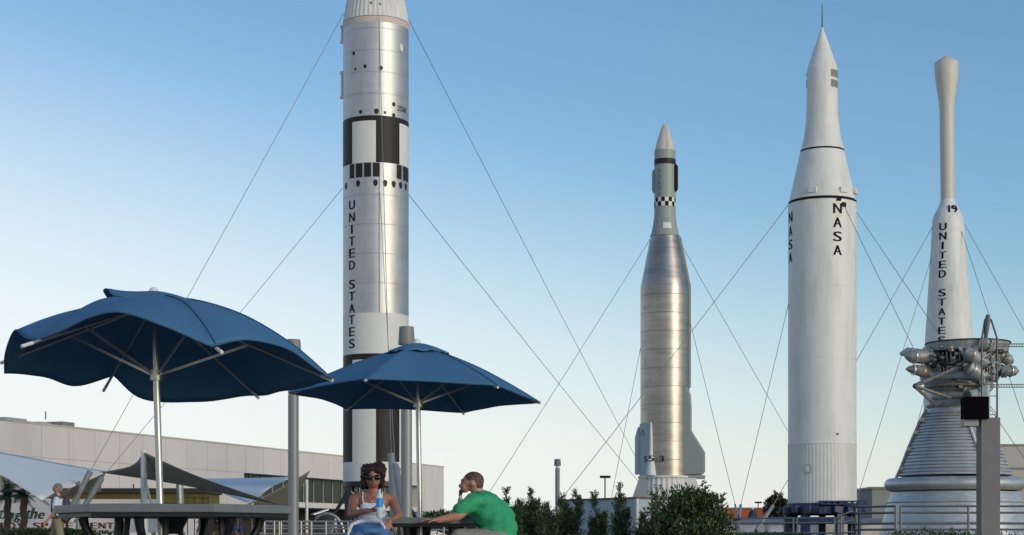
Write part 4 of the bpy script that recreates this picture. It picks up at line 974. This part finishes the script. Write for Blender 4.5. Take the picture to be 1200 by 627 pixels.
railing([(329, 60), (382, 60), (420, 60)], hL, [(329.5, 60), (353, 60), (365, 60), (382, 60), (408, 60), (420, 60)], 'railw', .035, 'pale pipe railing behind the woman', GZ)
railing([(478, 58), (600, 58)], [wz(y, 58) for y in (617, 621)], [(490, 58), (504, 58), (520, 58), (545, 58), (570, 58), (598, 58)], 'railw', .03, 'pale pipe railing seen beneath the right table', GZ)

# dome shaped capsule mock-up behind the left railings
YC = 78.0; c0 = (wx(384, YC), YC); e = empty('capsule_mockup', (c0[0], c0[1], GZ), 'dark rounded capsule mock-up with a pale rim behind the railing', 'capsule')
RC = 19.5*YC/F; zc0 = wz(626, YC)
b = MB(); b.lathe(c0, [(GZ, RC), (zc0 + .05, RC)] + [(zc0 + RC*1.35*sin(R(a)), RC*cos(R(a))) for a in range(8, 90, 8)], 40); M['capd'] = mat('dark_metal_shell', (.06, .065, .065), .4, metal=.4, var=.25, scale=2); b.build('shell', M['capd'], e)
b = MB(); b.tube([(c0[0] + RC*1.01*cos(R(a)), c0[1] - .45*RC, zc0 + RC*1.22*sin(R(a))) for a in range(5, 140, 9)], .07, 8); b.build('rim', M['galv'], e)
b = MB(); p = at(366, 604, YC - 1.2); b.bar(at(366, 603, YC-1.2), at(383, 597.2, YC-.9), .5, .05); b.build('hatch', M['galv'], e)

# ------------------------------------------------------------------ plants
def leaf(b, p, d, L, W, mi):
    d = d.normalized(); s_ = d.cross(Vector((random.uniform(-1,1), random.uniform(-1,1), random.uniform(-1,1))))
    if s_.length < 1e-3: return
    s_ = s_.normalized() * W
    vs = [b.bm.verts.new(q) for q in (p, p + d*L*.5 + s_, p + d*L, p + d*L*.5 - s_)]; b.face(vs, mi)
def column_shrub(px, py_top, Y, w_px, label, ground=0.0, n=4600, group='narrow evergreen shrubs in the planting bed', tips=3):
    x, zt = wx(px, Y), wz(py_top, Y); R0 = w_px/2/F*Y; H = zt - ground
    e = empty('columnar_shrub', (x, Y, ground), label, 'shrub', group)
    st_ = []; tr = MB()
    for k in range(tips):
        a = random.uniform(0, 2*pi); q = R0*random.uniform(.25, .8) if k else 0; hh = H * (1 if k == 0 else random.uniform(.55, .93)); ln = random.uniform(-.12, .12)
        st_.append((x + q*cos(a), Y + q*sin(a), hh, ln)); tr.tube([(x, Y, ground), (x + q*.7*cos(a), Y + q*.7*sin(a), ground + hh*.5), (x + q*cos(a) + ln, Y + q*sin(a), ground + hh*.97)], [.022, .013, .004], 5)
    tr.build('stem', M['bark'], e)
    b = MB(); nsp = n // 22
    for k in range(nsp):               # each spray: a twig with leaves along it, rising outwards from a stem
        sx_, sy_, hh, ln = random.choice(st_); t = random.random()**.75; a = random.uniform(0, 2*pi)
        w_ = R0 * (.62 if t < .55 else .62*(1 - (t-.55)/.45)**.7 + .03); L = w_ * random.uniform(.5, 1.35) + .05
        p = Vector((sx_ + ln*t*t, sy_, ground + .04 + t*(hh - .10))); d = Vector((cos(a), sin(a), random.uniform(.5, 1.8))).normalized(); tone = random.choice((0, 0, 0, 1, 1, 2))
        if t > .93: L = .10
        for q in range(22):
            f_ = (q + random.random())/22; pp = p + d*L*f_ + Vector([random.gauss(0, .012) for _ in range(3)])
            leaf(b, pp, d*.8 + Vector([random.uniform(-.9, .9) for _ in range(3)]), random.uniform(.035, .075), random.uniform(.006, .012), tone if random.random() < .75 else random.choice((0, 1, 2)))
    b.build('foliage', [M['leafd'], M['leafm'], M['leafl']], e, smooth=False, recalc=False)
    return e
def bush(name, px, py_top, Y, w_px, label, ground, n, mats=('leafd', 'leafm', 'leafl'), cat='bush', group=None, leafs=.11, lobes=9, sky=.35):
    x, zt = wx(px, Y), wz(py_top, Y); RX = w_px/2/F*Y; H = zt - ground
    e = empty(name, (x, Y, ground), label, cat, group); lb = []; tr = MB()
    for k in range(lobes):
        a = random.uniform(0, 2*pi); q = RX*random.uniform(0, .68); zz = ground + H*random.uniform(.30, .82) ; rr = random.uniform(.28, .42)
        c_ = Vector((x + q*cos(a), Y + q*sin(a)*.8, zz)); lb.append((c_, RX*rr, H*rr*.62))
        tr.tube([(x + q*.1*cos(a), Y, ground), (x + q*.5*cos(a), Y + q*.4*sin(a), ground + (zz-ground)*.6), c_], [.05, .03, .012], 5)
    tr.build('trunk', M['bark'], e)
    b = MB()
    for k in range(n):
        c_, rx, rz = random.choice(lb); v = Vector([random.gauss(0, 1) for _ in range(3)]).normalized(); f_ = random.random()**.30
        wob = 1 + .35*noise.noise(v*2.2 + c_)
        p = c_ + Vector((v.x*rx, v.y*rx, v.z*rz))*f_*wob*1.15
        if p.z < ground + .02: continue
        d = v*.8 + Vector((0, 0, .7)) + Vector([random.uniform(-.6, .6) for _ in range(3)])
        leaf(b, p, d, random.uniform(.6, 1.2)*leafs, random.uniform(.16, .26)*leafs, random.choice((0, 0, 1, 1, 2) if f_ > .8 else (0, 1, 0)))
    for k in range(int(lobes*3.2)):           # sprays poking out
        c_, rx, rz = random.choice(lb); v = Vector((random.uniform(-1, 1), random.uniform(-1, .3), random.uniform(.2, 1.2))).normalized()
        for q in range(34):
            t = random.uniform(.9, 1.5); p = c_ + Vector((v.x*rx, v.y*rx, v.z*rz))*t + Vector([random.gauss(0, .025) for _ in range(3)])
            leaf(b, p, v + Vector([random.uniform(-.8, .8) for _ in range(3)]), leafs*random.uniform(.5, 1), leafs*.17, random.choice((0, 1, 2)))
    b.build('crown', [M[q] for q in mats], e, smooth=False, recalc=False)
    return e
random.seed(21)
for px, py, w, lb_ in ((596, 571, 18, 'thin pointed evergreen shrub nearest the man in green'), (606, 580, 20, 'low shrub second from the man in green'),
                      (622, 573, 26, 'bushy evergreen shrub left of the distant lamp post'), (636, 588, 24, 'low dark shrub just left of the distant lamp post'), (655, 578, 24, 'shrub at the foot of the distant lamp post'),
                      (675, 573, 30, 'evergreen shrub just right of the distant lamp post'), (699, 574, 28, 'full columnar shrub left of the floodlight mast'),
                      (725, 567, 27, 'tallest columnar shrub in front of the pale block'), (748, 600, 22, 'short shrub in front of the block corner'), (758, 603, 14, 'small shrub tucked beside the big bush'), (612, 592, 34, 'dense low shrub right behind the man in green'), (643, 598, 30, 'dense low shrub between two taller shrubs')):
    column_shrub(px, py, 40 + random.uniform(-1, 1), w, lb_, n=int(3200 + w*150), tips=random.choice((4, 5, 6)))
random.seed(6)
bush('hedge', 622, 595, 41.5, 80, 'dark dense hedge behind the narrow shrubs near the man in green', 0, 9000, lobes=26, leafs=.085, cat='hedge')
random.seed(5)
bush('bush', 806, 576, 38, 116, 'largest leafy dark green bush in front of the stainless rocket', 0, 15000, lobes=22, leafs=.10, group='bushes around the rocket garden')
column_shrub(773, 569, 37.6, 34, 'airy upright sprays at the left end of the largest bush', n=2500, tips=5)
random.seed(8)
bush('bush', 441, 606, 34, 60, 'low bush behind the woman beside the left railing', 0, 5000, lobes=10, leafs=.06, group='bushes around the rocket garden')
bush('bush', 536, 602, 66, 78, 'low spiky bush seen between the couple', GZ, 4000, lobes=10, leafs=.22, group='bushes around the rocket garden')
bush('tree', 918, 582, 100, 44, 'small reddish green tree left of the navy stand', GZ, 5000, mats=('leafd', 'leafr', 'leafm'), cat='tree', lobes=9, leafs=.22)
bush('hedge', 60, 621, 80, 190, 'dark clipped hedge along the foot of the welcome sign', GZ, 9000, lobes=26, leafs=.14, cat='hedge')
bush('hedge', 900, 625, 47.3, 190, 'low hedge beneath the long pipe railing', GZ - .1, 7000, lobes=30, leafs=.06, cat='hedge')
bush('hedge', 1130, 624, 35.6, 220, 'low hedge beneath the railing by the engine', 0, 7000, lobes=30, leafs=.07, cat='hedge')
def palm(px, py_base_top, Y, label, fr=15, L=1.5, tr_r=.16):
    x = wx(px, Y); zt = wz(py_base_top, Y); e = empty('palm_tree', (x, Y, GZ), label, 'palm tree', 'small palms in front of the welcome sign')
    b = MB(); pts = [(x + .03*sin(k*1.3), Y, GZ + (zt-GZ)*k/12) for k in range(13)]; b.tube(pts, [tr_r*(1 + .12*(k % 2)) for k in range(13)], 10); b.build('trunk', M['bark'], e)
    b = MB()
    for k in range(fr):
        a = 2*pi*k/fr + random.uniform(-.2, .2); el = random.uniform(.1, 1.25); prev = None; dr = Vector((cos(a)*cos(el), sin(a)*cos(el), sin(el))); p = Vector((x, Y, zt)); n = 16
        side = Vector((-sin(a), cos(a), 0))
        for q in range(n):
            p2 = p + dr*(L/n); dr = (dr + Vector((0, 0, -.085))).normalized()
            wv = .020; b.face([b.bm.verts.new(v_) for v_ in (p - side*wv, p + side*wv, p2 + side*wv*.8, p2 - side*wv*.8)], 0)
            for s_ in (-1, 1):
                for h_ in (0, .5):
                    ll = .50*L/1.5*sin(pi*min(1, (q + 1.2)/(n+1)))**.6; c_ = p.lerp(p2, h_); tip = c_ + (side*s_*.9 + dr*.6 + Vector((0, 0, -.25))).normalized()*ll
                    b.face([b.bm.verts.new(v_) for v_ in (c_ - dr*.022, c_ + dr*.022, tip)], random.choice((0, 1)))
            p = p2
    b.build('crown', [M['leafd'], M['leafm']], e, smooth=False, recalc=False)
random.seed(4)
palm(9, 583, 84, 'palm with a full crown at the very left edge')
palm(28, 582, 82, 'palm with a sparse crown between the left edge and the walking man')

# ------------------------------------------------------------------ people
def blob(name, prims, m, parent, voxel=.009, smooth=6, disp=None):
    b = MB()
    for p in prims:
        if p[0] == 'c':
            _, a, ra, c_, rb = p; a = Vector(a); c_ = Vector(c_); n = max(2, int((c_ - a).length / (max(ra, rb)*.8)) + 1)
            b.tube([a.lerp(c_, t/n) for t in range(n+1)], [ra + (rb-ra)*t/n for t in range(n+1)], 14); b.ball(a, ra, 2); b.ball(c_, rb, 2)
        else:
            _, c_, rad = p[:3]; rot = p[3] if len(p) > 3 else (0, 0, 0)
            res = bmesh.ops.create_icosphere(b.bm, subdivisions=3, radius=1.0); from mathutils import Euler
            mm = Euler(rot).to_matrix()
            for v in res['verts']: v.co = Vector(c_) + mm @ Vector((v.co.x*rad[0], v.co.y*rad[1], v.co.z*rad[2]))
    o = b.build(name, M[m], parent)
    md = o.modifiers.new('r', 'REMESH'); md.mode = 'VOXEL'; md.voxel_size = voxel
    if smooth: md2 = o.modifiers.new('s', 'SMOOTH'); md2.iterations = smooth; md2.factor = .5
    dg = bpy.context.evaluated_depsgraph_get(); me = bpy.data.meshes.new_from_object(o.evaluated_get(dg)); o.modifiers.clear(); old = o.data; o.data = me; bpy.data.meshes.remove(old)
    if disp:
        amp, sc_ = disp
        me.calc_loop_triangles() if False else None
        ns_ = [v.normal.copy() for v in me.vertices]
        for v, nn in zip(me.vertices, ns_): v.co += nn * amp * noise.noise(v.co * sc_)
    for p in me.polygons: p.use_smooth = True
    return o
def hand(base, tip_dir, palm_n, s=1.0, curl=.5, thumb=1):
    """capsules for a palm and five bent fingers; base = wrist"""
    d = Vector(tip_dir).normalized(); nrm = Vector(palm_n).normalized(); nrm = (nrm - d*nrm.dot(d)).normalized(); side = d.cross(nrm)*thumb
    P = []; base = Vector(base)
    for k in range(4): P.append(('c', base + side*(.009 - .006*k)*s, .013*s, base + d*.085*s + side*(.030 - .020*k)*s, .0115*s))
    for k, L in enumerate((.070, .080, .075, .058)):
        p0 = base + d*.085*s + side*(.032 - .0215*k)*s; d1 = (d + nrm*curl*.6).normalized(); p1 = p0 + d1*L*.45*s; d2 = (d + nrm*curl*1.6).normalized(); p2 = p1 + d2*L*.35*s; d3 = (d*.6 + nrm*curl*2.2).normalized(); p3 = p2 + d3*L*.28*s
        P += [('c', p0, .0092*s, p1, .0085*s), ('c', p1, .0085*s, p2, .0078*s), ('c', p2, .0078*s, p3, .0068*s)]
    t0 = base + d*.02*s + side*.022*s; t1 = t0 + (side*.9 + d*.8 + nrm*.3).normalized()*.045*s; t2 = t1 + (d + nrm*.6 + side*.2).normalized()*.035*s
    P += [('c', t0, .012*s, t1, .010*s), ('c', t1, .010*s, t2, .008*s)]
    return P

# --- seated woman at the right table
YW = 15.25; sc = F / YW; WX = lambda px: (px - 600)/sc; ox, oy = WX(437), YW
W = lambda x, y, z: (ox + x, oy + y, z)
wom = empty('person', (ox, oy, 0), 'woman in sunglasses and white strappy top holding a blue labelled bottle', 'person', 'people in the garden')
sk = [('e', W(0, .03, .50), (.155, .12, .10)), ('e', W(0, .05, .62), (.125, .095, .12)), ('e', W(0, .03, .75), (.125, .09, .11)), ('e', W(0, .01, .86), (.150, .085, .085)),
      ('c', W(-.06, .0, .915), .050, W(-.158, .01, .895), .050), ('c', W(.06, .0, .915), .050, W(.162, .02, .890), .048),
      ('c', W(0, .0, .90), .052, W(.004, -.015, .99), .046),
      ('e', W(.004, -.035, 1.095), (.074, .088, .108)), ('e', W(.010, -.070, 1.045), (.048, .050, .052)), ('c', W(.014, -.118, 1.080), .010, W(.016, -.133, 1.054), .013),
      ('c', W(-.170, .01, .89), .045, W(-.180, -.14, .755), .037), ('c', W(-.180, -.14, .755), .036, W(-.02, -.30, .785), .025),
      ('c', W(.175, .02, .885), .044, W(.238, -.10, .745), .036), ('c', W(.238, -.10, .745), .036, W(.165, -.27, .695), .024),
      ('c', W(-.09, .0, .52), .085, W(-.10, -.42, .52), .060), ('c', W(.09, .0, .52), .085, W(.11, -.42, .52), .060),
      ('c', W(-.10, -.42, .50), .055, W(-.10, -.38, .10), .034), ('c', W(.11, -.42, .50), .055, W(.12, -.38, .10), .034),
      ('c', W(-.10, -.38, .05), .034, W(-.10, -.54, .035), .028), ('c', W(.12, -.38, .05), .034, W(.13, -.54, .035), .028)]
sk += hand(W(-.02, -.30, .785), (.9, -.35, .05), (.1, -.4, .9), .95, .9, -1)
sk += hand(W(.165, -.27, .695), (-.35, -.35, -.85), (-.2, .8, -.3), .95, .35, 1)
blob('body', sk, 'skin_t', wom, .0075, 5)
hd = [('e', W(0, .02, 1.115), (.096, .096, .098)), ('e', W(-.070, .0, 1.065), (.034, .075, .085)), ('e', W(.074, .01, 1.075), (.032, .070, .080)), ('e', W(0, .055, 1.06), (.085, .06, .10)), ('e', W(0, -.052, 1.172), (.078, .055, .042)), ('e', W(-.035, -.082, 1.145), (.062, .045, .040)), ('e', W(.045, -.078, 1.15), (.052, .045, .038)), ('e', W(-.078, -.05, 1.11), (.028, .05, .06)), ('e', W(.088, -.04, 1.12), (.026, .05, .055)),
      ('e', W(.05, .02, 1.195), (.05, .06, .035)), ('e', W(.075, .0, 1.16), (.045, .05, .045)), ('e', W(-.06, .0, 1.16), (.05, .06, .045)), ('e', W(-.095, .02, 1.03), (.02, .05, .05))]
blob('hair', hd, 'hair_a', wom, .0065, 1, (.014, 48))
b = MB()
for s_ in (-1, 1): b.ball(W(.012 + s_*.035, -.121, 1.083), .031, 3, (1, .38, .82))
b.bar(W(-.02, -.128, 1.088), W(.044, -.128, 1.088), .01, .012); b.bar(W(-.055, -.115, 1.088), W(-.078, -.03, 1.09), .008, .01); b.bar(W(.079, -.115, 1.088), W(.092, -.03, 1.09), .008, .01)
b.build('sunglasses', M['blackgl'], wom)
M['lips'] = mat('lips', (.30, .08, .07), .4); b = MB(); b.ball(W(.016, -.118, 1.026), .020, 2, (1, .4, .32)); b.build('mouth', M['lips'], wom)
tp = [('e', W(0, .05, .62), (.137, .108, .13)), ('e', W(0, .03, .75), (.137, .104, .095)), ('e', W(0, -.035, .805), (.122, .078, .062)), ('e', W(-.055, -.045, .822), (.058, .058, .046)), ('e', W(.055, -.045, .822), (.058, .058, .046))]
blob('strappy_top', tp, 'cloth_w', wom, .008, 4)
for s_ in (-1, 1):
    b = MB(); b.tube([W(s_*.075, -.085, .845), W(s_*.085, -.070, .90), W(s_*.088, -.03, .955), W(s_*.085, .03, .95), W(s_*.06, .095, .85)], .0055, 6); b.build('strap', M['cloth_w'], wom)
sh = [('e', W(0, .03, .52), (.17, .14, .11)), ('c', W(-.09, .0, .53), .10, W(-.10, -.36, .53), .076), ('c', W(.09, .0, .53), .10, W(.11, -.36, .53), .076), ('e', W(.0, -.18, .55), (.14, .18, .05))]
blob('skirt', sh, 'denim', wom, .012, 4)
b = MB(); b.tube([W(-.055, -.035, .945), W(-.02, -.085, .90), W(.0, -.098, .885), W(.02, -.085, .90), W(.055, -.035, .945)], .0028, 6); b.ball(W(0, -.102, .876), .008, 2); b.build('necklace', M['gold'], wom)
b = MB(); b.tube([W(.172 + .029*cos(R(a)), -.265 + .012*sin(R(a)), .703 + .022*sin(R(a))) for a in range(0, 361, 30)], .005, 6); b.build('bracelet', M['ptop'], wom)
# folded jacket over her lap
jk = empty('folded_jacket', (ox, oy - .2, .6), 'blue jacket with white edging folded over the lap of the woman', 'jacket')
blob('cloth', [('e', W(-.02, -.20, .625), (.165, .15, .045), (0, R(-4), 0)), ('e', W(.03, -.30, .60), (.15, .10, .05)), ('c', W(-.17, -.25, .60), .035, W(-.19, -.33, .47), .030), ('e', W(-.03, -.16, .655), (.14, .10, .03))], 'denim', jk, .008, 3, (.016, 14))
b = MB(); b.tube([W(-.195, -.36, .44), W(-.19, -.32, .58), W(-.165, -.26, .665), W(-.08, -.24, .695), W(.02, -.235, .705), W(.09, -.26, .69), W(.125, -.31, .64), W(.135, -.34, .57)], [.010, .012, .016, .020, .022, .018, .012, .008], 8); b.build('white_edging', M['cloth_w'], jk)
bt = empty('water_bottle', W(.09, -.375, .70), 'bottle with bright blue label in the hand of the woman', 'bottle')
c_ = W(.088, -.375, 0)
b = MB(); b.lathe(c_, [(.72, .024), (.725, .027), (.83, .027), (.91, .027), (.94, .012), (.957, .011)], 20); b.build('bottle_body', M['pet'], bt)
b = MB(); b.lathe(c_, [(.815, .0295), (.895, .0295)], 20, cap=False); b.build('label_band', M['brightblue'], bt)
b = MB(); b.lathe(c_, [(.952, .013), (.970, .013)], 16); b.build('cap', M['cloth_w'], bt)

# --- seated man in green
YN = 15.75; scn_ = F / YN; ox2, oy2 = (572 - 600)/scn_, YN
N = lambda x, y, z: (ox2 + x, oy2 + y, z)
man = empty('person', (ox2, oy2, 0), 'man in a green t-shirt with cropped hair leaning on the right table', 'person', 'people in the garden')
NP = lambda px, py, dy=0: ((px - 600)/F*(YN + dy), YN + dy, CH + (HY - py)/F*(YN + dy))
hc = Vector(NP(552.5, 566.5))
sk = [('e', tuple(hc + Vector((.012, 0, .014))), (.098, .078, .090)), ('e', tuple(hc + Vector((-.058, 0, -.030))), (.045, .055, .058)), ('c', tuple(hc + Vector((-.098, -.0, -.004))), .010, tuple(hc + Vector((-.112, 0, -.024))), .013),
      ('c', tuple(hc + Vector((-.085, 0, .025))), .014, tuple(hc + Vector((-.088, 0, .030))), .014), ('c', tuple(hc + Vector((-.094, 0, -.050))), .010, tuple(hc + Vector((-.086, 0, -.072))), .020),
      ('c', tuple(hc + Vector((.045, 0, -.05))), .058, NP(566, 592), .065),
      ('e', NP(573, 600), (.17, .17, .14)), ('e', NP(581, 620), (.16, .155, .15)), ('e', NP(585, 640), (.16, .17, .12)),
      ('c', NP(555, 588, -.17), .060, NP(537, 604, -.24), .046), ('c', NP(535, 605, -.24), .045, NP(513, 609.5, -.26), .030),
      ('c', NP(556, 590, .17), .060, NP(549, 606, .30), .046), ('c', NP(549, 607, .30), .045, NP(525, 610, .30), .030)]
for s_ in (-1, 1):
    sk += [('c', N(.11, s_*.10, .52), .078, N(-.30, s_*.14, .545), .058), ('c', N(-.30, s_*.14, .53), .062, N(-.26, s_*.14, .10), .040), ('c', N(-.26, s_*.14, .05), .042, N(-.42, s_*.14, .035), .032)]
sk += hand(NP(513, 609.3, -.26), (-1, .1, .02), (0, 0, -1), 1.0, .25, 1)
sk += hand(NP(525, 610, .30), (-1, -.2, .02), (0, 0, -1), 1.0, .25, -1)
b_ear = [('e', tuple(hc + Vector((.012, -.080, -.004))), (.020, .012, .032))]
blob('body', sk + b_ear, 'skin_l', man, .0085, 4)
blob('hair', [('e', tuple(hc + Vector((.020, 0, .026))), (.098, .081, .085)), ('e', tuple(hc + Vector((.060, 0, -.01))), (.052, .068, .06))], 'hair_b', man, .009, 2)
M['beard'] = mat('dark_goatee', (.02, .014, .012), .8)
b = MB(); b.ball(hc + Vector((-.098, 0, -.078)), .022, 2, (.9, 1.2, 1.15)); b.ball(hc + Vector((-.104, 0, -.040)), .010, 2, (.8, 2.2, .6)); b.build('goatee', M['beard'], man)
b = MB()
for s_ in (-1, 1): b.ball(hc + Vector((-.093, s_*.034, .012)), .010, 2, (.5, 1, .7)); b.bar(hc + Vector((-.095, s_*.018, .030)), hc + Vector((-.083, s_*.052, .032)), .008, .008)
b.build('eyes', M['beard'], man)
sh = [('e', NP(573.5, 600), (.195, .195, .155)), ('e', NP(567, 589), (.150, .20, .110)), ('e', NP(580, 606), (.185, .19, .16)), ('e', NP(584.5, 620), (.178, .175, .15)), ('e', NP(586, 634), (.170, .19, .15)), ('e', NP(586, 652), (.185, .21, .15)), ('e', NP(583, 640), (.175, .20, .14)), ('e', NP(574, 628), (.135, .17, .13)), ('e', NP(563, 583), (.10, .12, .075)),
      ('c', NP(556, 587, -.17), .078, NP(540, 597.5, -.225), .073), ('c', NP(557, 589, .17), .078, NP(551, 600, .26), .072)]
blob('tshirt', sh, 'tee_g', man, .009, 5, (.016, 11))
sh = [('e', N(.11, 0, .50), (.17, .17, .11))]
for s_ in (-1, 1): sh += [('c', N(.10, s_*.10, .53), .105, N(-.27, s_*.14, .555), .080)]
blob('shorts', sh, 'greyshort', man, .012, 4)
bt = empty('small_bottle', NP(539, 607, .02), 'small bottle standing on the table behind the arm of the man', 'bottle')
c_ = NP(539.5, 600, .02)
b = MB(); b.lathe(c_, [(TZ + .001, .026), (TZ + .165, .026), (TZ + .19, .014), (TZ + .20, .014)], 18); b.build('bottle_body', M['galv'], bt)
b = MB(); b.lathe(c_, [(TZ + .2005, .016), (TZ + .22, .016)], 16); b.build('cap', M['cap'], bt)

# --- stools under the couple
def stool(x, y, label):
    e = empty('patio_stool', (x, y, 0), label, 'stool', 'stools at the right table'); h = .43
    b = MB(); b.lathe((x, y), [(h - .03, .19), (h - .01, .20), (h, .19)], 28); b.build('seat', M['table'], e)
    for k in range(4):
        a = R(45 + 90*k); b = MB(); b.tube([(x + .14*cos(a), y + .14*sin(a), h - .031), (x + .19*cos(a), y + .19*sin(a), .0)], .013, 8); b.build('leg', M['black'], e)
stool(ox, oy + .03, 'patio stool carrying the woman in the white top'); stool(ox2 + .13, oy2, 'patio stool carrying the man in green')

# --- walking man with the backpack and the distant visitors: one adjustable figure
def walker(px, py_head, Y, label, shirt, legs_m, hair, skin, face=-1, pack=False, s=1.0, stride=.28, ground=0.0, voxel=.013, arm=.15):
    k = F / Y; x0 = (px - 600)/k; e = empty('person', (x0, Y, ground), label, 'person', 'people in the garden'); H = (wz(py_head, Y) - ground)
    u = H / 1.75
    q = lambda x, y, z: (x0 + x*u*face*-1*-1, Y + y*u, ground + z*u)
    f = face
    P = lambda x, y, z: (x0 + x*u*f, Y + y*u, ground + z*u)      # x positive = forward
    body = [('e', P(.03, 0, 1.635), (.095*u, .078*u, .115*u)), ('e', P(.075, 0, 1.585), (.04*u, .05*u, .05*u)), ('c', P(.118, 0, 1.625), .012*u, P(.128, 0, 1.605), .014*u), ('c', P(.0, 0, 1.42), .055*u, P(.02, 0, 1.56), .05*u), ('e', P(.02, -.078, 1.625), (.02*u, .012*u, .03*u)),
            ('e', P(0, 0, 1.28), (.12*u, .18*u, .17*u)), ('e', P(0, 0, 1.05), (.12*u, .15*u, .16*u)), ('e', P(0, 0, .92), (.13*u, .16*u, .12*u))]
    arms = []
    for s_, sw in ((-1, arm), (1, -arm)):
        el = P(sw*.5 - .02, s_*.24, 1.10); wr = P(sw*1.4 + .08, s_*.25, .88)
        body += [('c', P(0, s_*.18, 1.38), .052*u, el, .040*u), ('c', el, .038*u, wr, .027*u)] + [(a_[0], a_[1], a_[2], a_[3], a_[4]) for a_ in hand(wr, (f*.25, 0, -1), (f, 0, 0), u*1.05, .4, s_)]
        arms.append((P(0, s_*.18, 1.385), P(sw*.25 - .01, s_*.215, 1.22)))
    th = []
    for s_, sw in ((-1, -stride), (1, stride)):
        kn = P(sw*.55 + .05, s_*.09, .50); an = P(sw, s_*.09, .09)
        body += [('c', P(0, s_*.09, .90), .085*u, kn, .058*u), ('c', kn, .056*u, an, .038*u), ('c', P(sw - .02, s_*.09, .045), .042*u, P(sw + .15, s_*.09, .035), .032*u)]; th.append((P(0, s_*.09, .90), kn))
    blob('body', body, skin, e, voxel, 3)
    blob('shirt', [('e', P(0, 0, 1.28), (.145*u, .20*u, .18*u)), ('e', P(0, 0, 1.08), (.142*u, .175*u, .17*u)), ('e', P(-.0, 0, .98), (.14*u, .17*u, .10*u))] + [('c', a_, .072*u, c_, .068*u) for a_, c_ in arms], shirt, e, voxel, 3)
    blob('shorts', [('e', P(0, 0, .90), (.145*u, .175*u, .12*u))] + [('c', a_, .108*u, tuple(Vector(a_).lerp(Vector(c_), .92)), .088*u) for a_, c_ in th], legs_m, e, voxel, 3)
    blob('hair', [('e', P(.005, 0, 1.66), (.100*u, .086*u, .095*u)), ('e', P(-.035, 0, 1.61), (.062*u, .076*u, .075*u))], hair, e, voxel*.8, 2)
    b = MB()
    for s_ in (-1, 1): b.ball(P(.118, s_*.032, 1.64), .010*u, 1)
    b.build('eyes', M['ink'], e)
    if pack:
        blob('backpack', [('e', P(-.17, 0, 1.24), (.10*u, .15*u, .20*u)), ('e', P(-.19, 0, 1.05), (.12*u, .16*u, .13*u)), ('e', P(-.16, 0, .95), (.09*u, .17*u, .08*u))], 'pack', e, voxel, 2)
        for s_ in (-1, 1):
            b = MB(); b.tube([P(-.10, s_*.10, 1.42), P(.02, s_*.11, 1.475), P(.12, s_*.11, 1.36), P(.12, s_*.12, 1.15), P(.0, s_*.17, 1.02), P(-.10, s_*.12, 1.0)], .018*u, 8); b.build('strap', M['pack'], e)
        b = MB(); b.tube([P(.145*cos(R(a)), .18*sin(R(a)), .985) for a in range(0, 361, 24)], .02*u, 8); b.build('waist_belt', M['pack'], e)
    return e
walker(68.5, 566.3, 38, 'grey haired man with a dark backpack and khaki shorts walking left', 'cloth_w', 'khaki', 'hair_g', 'skin_l', -1, True, stride=.24, arm=.10)
walker(271.5, 594.5, 86, 'distant visitor in a white shirt and blue shorts under the left table edge', 'cloth_w', 'bluecloth', 'hair_b', 'skin_l', 1, ground=GZ, voxel=.03)
walker(235, 597, 80, 'distant visitor in a salmon top seen between the table legs', 'pink', 'greyshort', 'hair_b', 'skin_l', -1, ground=GZ, voxel=.03)
walker(281.5, 604, 92, 'distant visitor in dark clothes beside the blue banner', 'pack', 'bluecloth', 'hair_b', 'skin_t', -1, ground=GZ, voxel=.03)
walker(254, 599, 96, 'distant visitor in black behind the left table legs', 'ink', 'dkroof', 'hair_g', 'skin_l', 1, ground=GZ, voxel=.03)
walker(299, 611, 70, 'distant visitor in white leaning at the end of the pale railing', 'cloth_w', 'greyshort', 'hair_b', 'skin_t', 1, ground=GZ - .0, voxel=.03)
walker(393, 607.5, 72, 'distant visitor in white behind the railing near the woman', 'cloth_w', 'khaki', 'cloth_w', 'skin_l', -1, ground=GZ, voxel=.03)

# small signs below the left table
def disc_sign(px, py, Y, rpx, m, label, m2=None):
    x, z = wx(px, Y), wz(py, Y); r = rpx/F*Y; e = empty('round_sign', (x, Y, GZ), label, 'sign')
    b = MB(); b.tube([(x, Y, z), (x, Y + .06, z)], r, 28); b.build('sign_face', M[m], e)
    b = MB(); b.tube([(x, Y + .09, GZ), (x, Y + .09, z)], .04, 8); b.build('post', M['cap'], e)
disc_sign(213.5, 618.5, 70, 5.6, 'signw', 'round white sign seen beneath the left table')
disc_sign(197.5, 614, 72, 8.5, 'green_sign', 'lime green round sign beside the umbrella pole under the left table')
e = empty('banner', (wx(287, 95), 95, GZ), 'small blue banner hanging in the dark entrance', 'banner')
b = MB(); b.box(at(287, 605, 95), (17*95/F, .04, 6*95/F)); b.build('cloth', M['banner'], e)
for q in (278.8, 295.2): b = MB(); b.tube([(wx(q, 95), 95.05, GZ), at(q, 602, 95.05)], .03, 6); b.build('post', M['cap'], e)
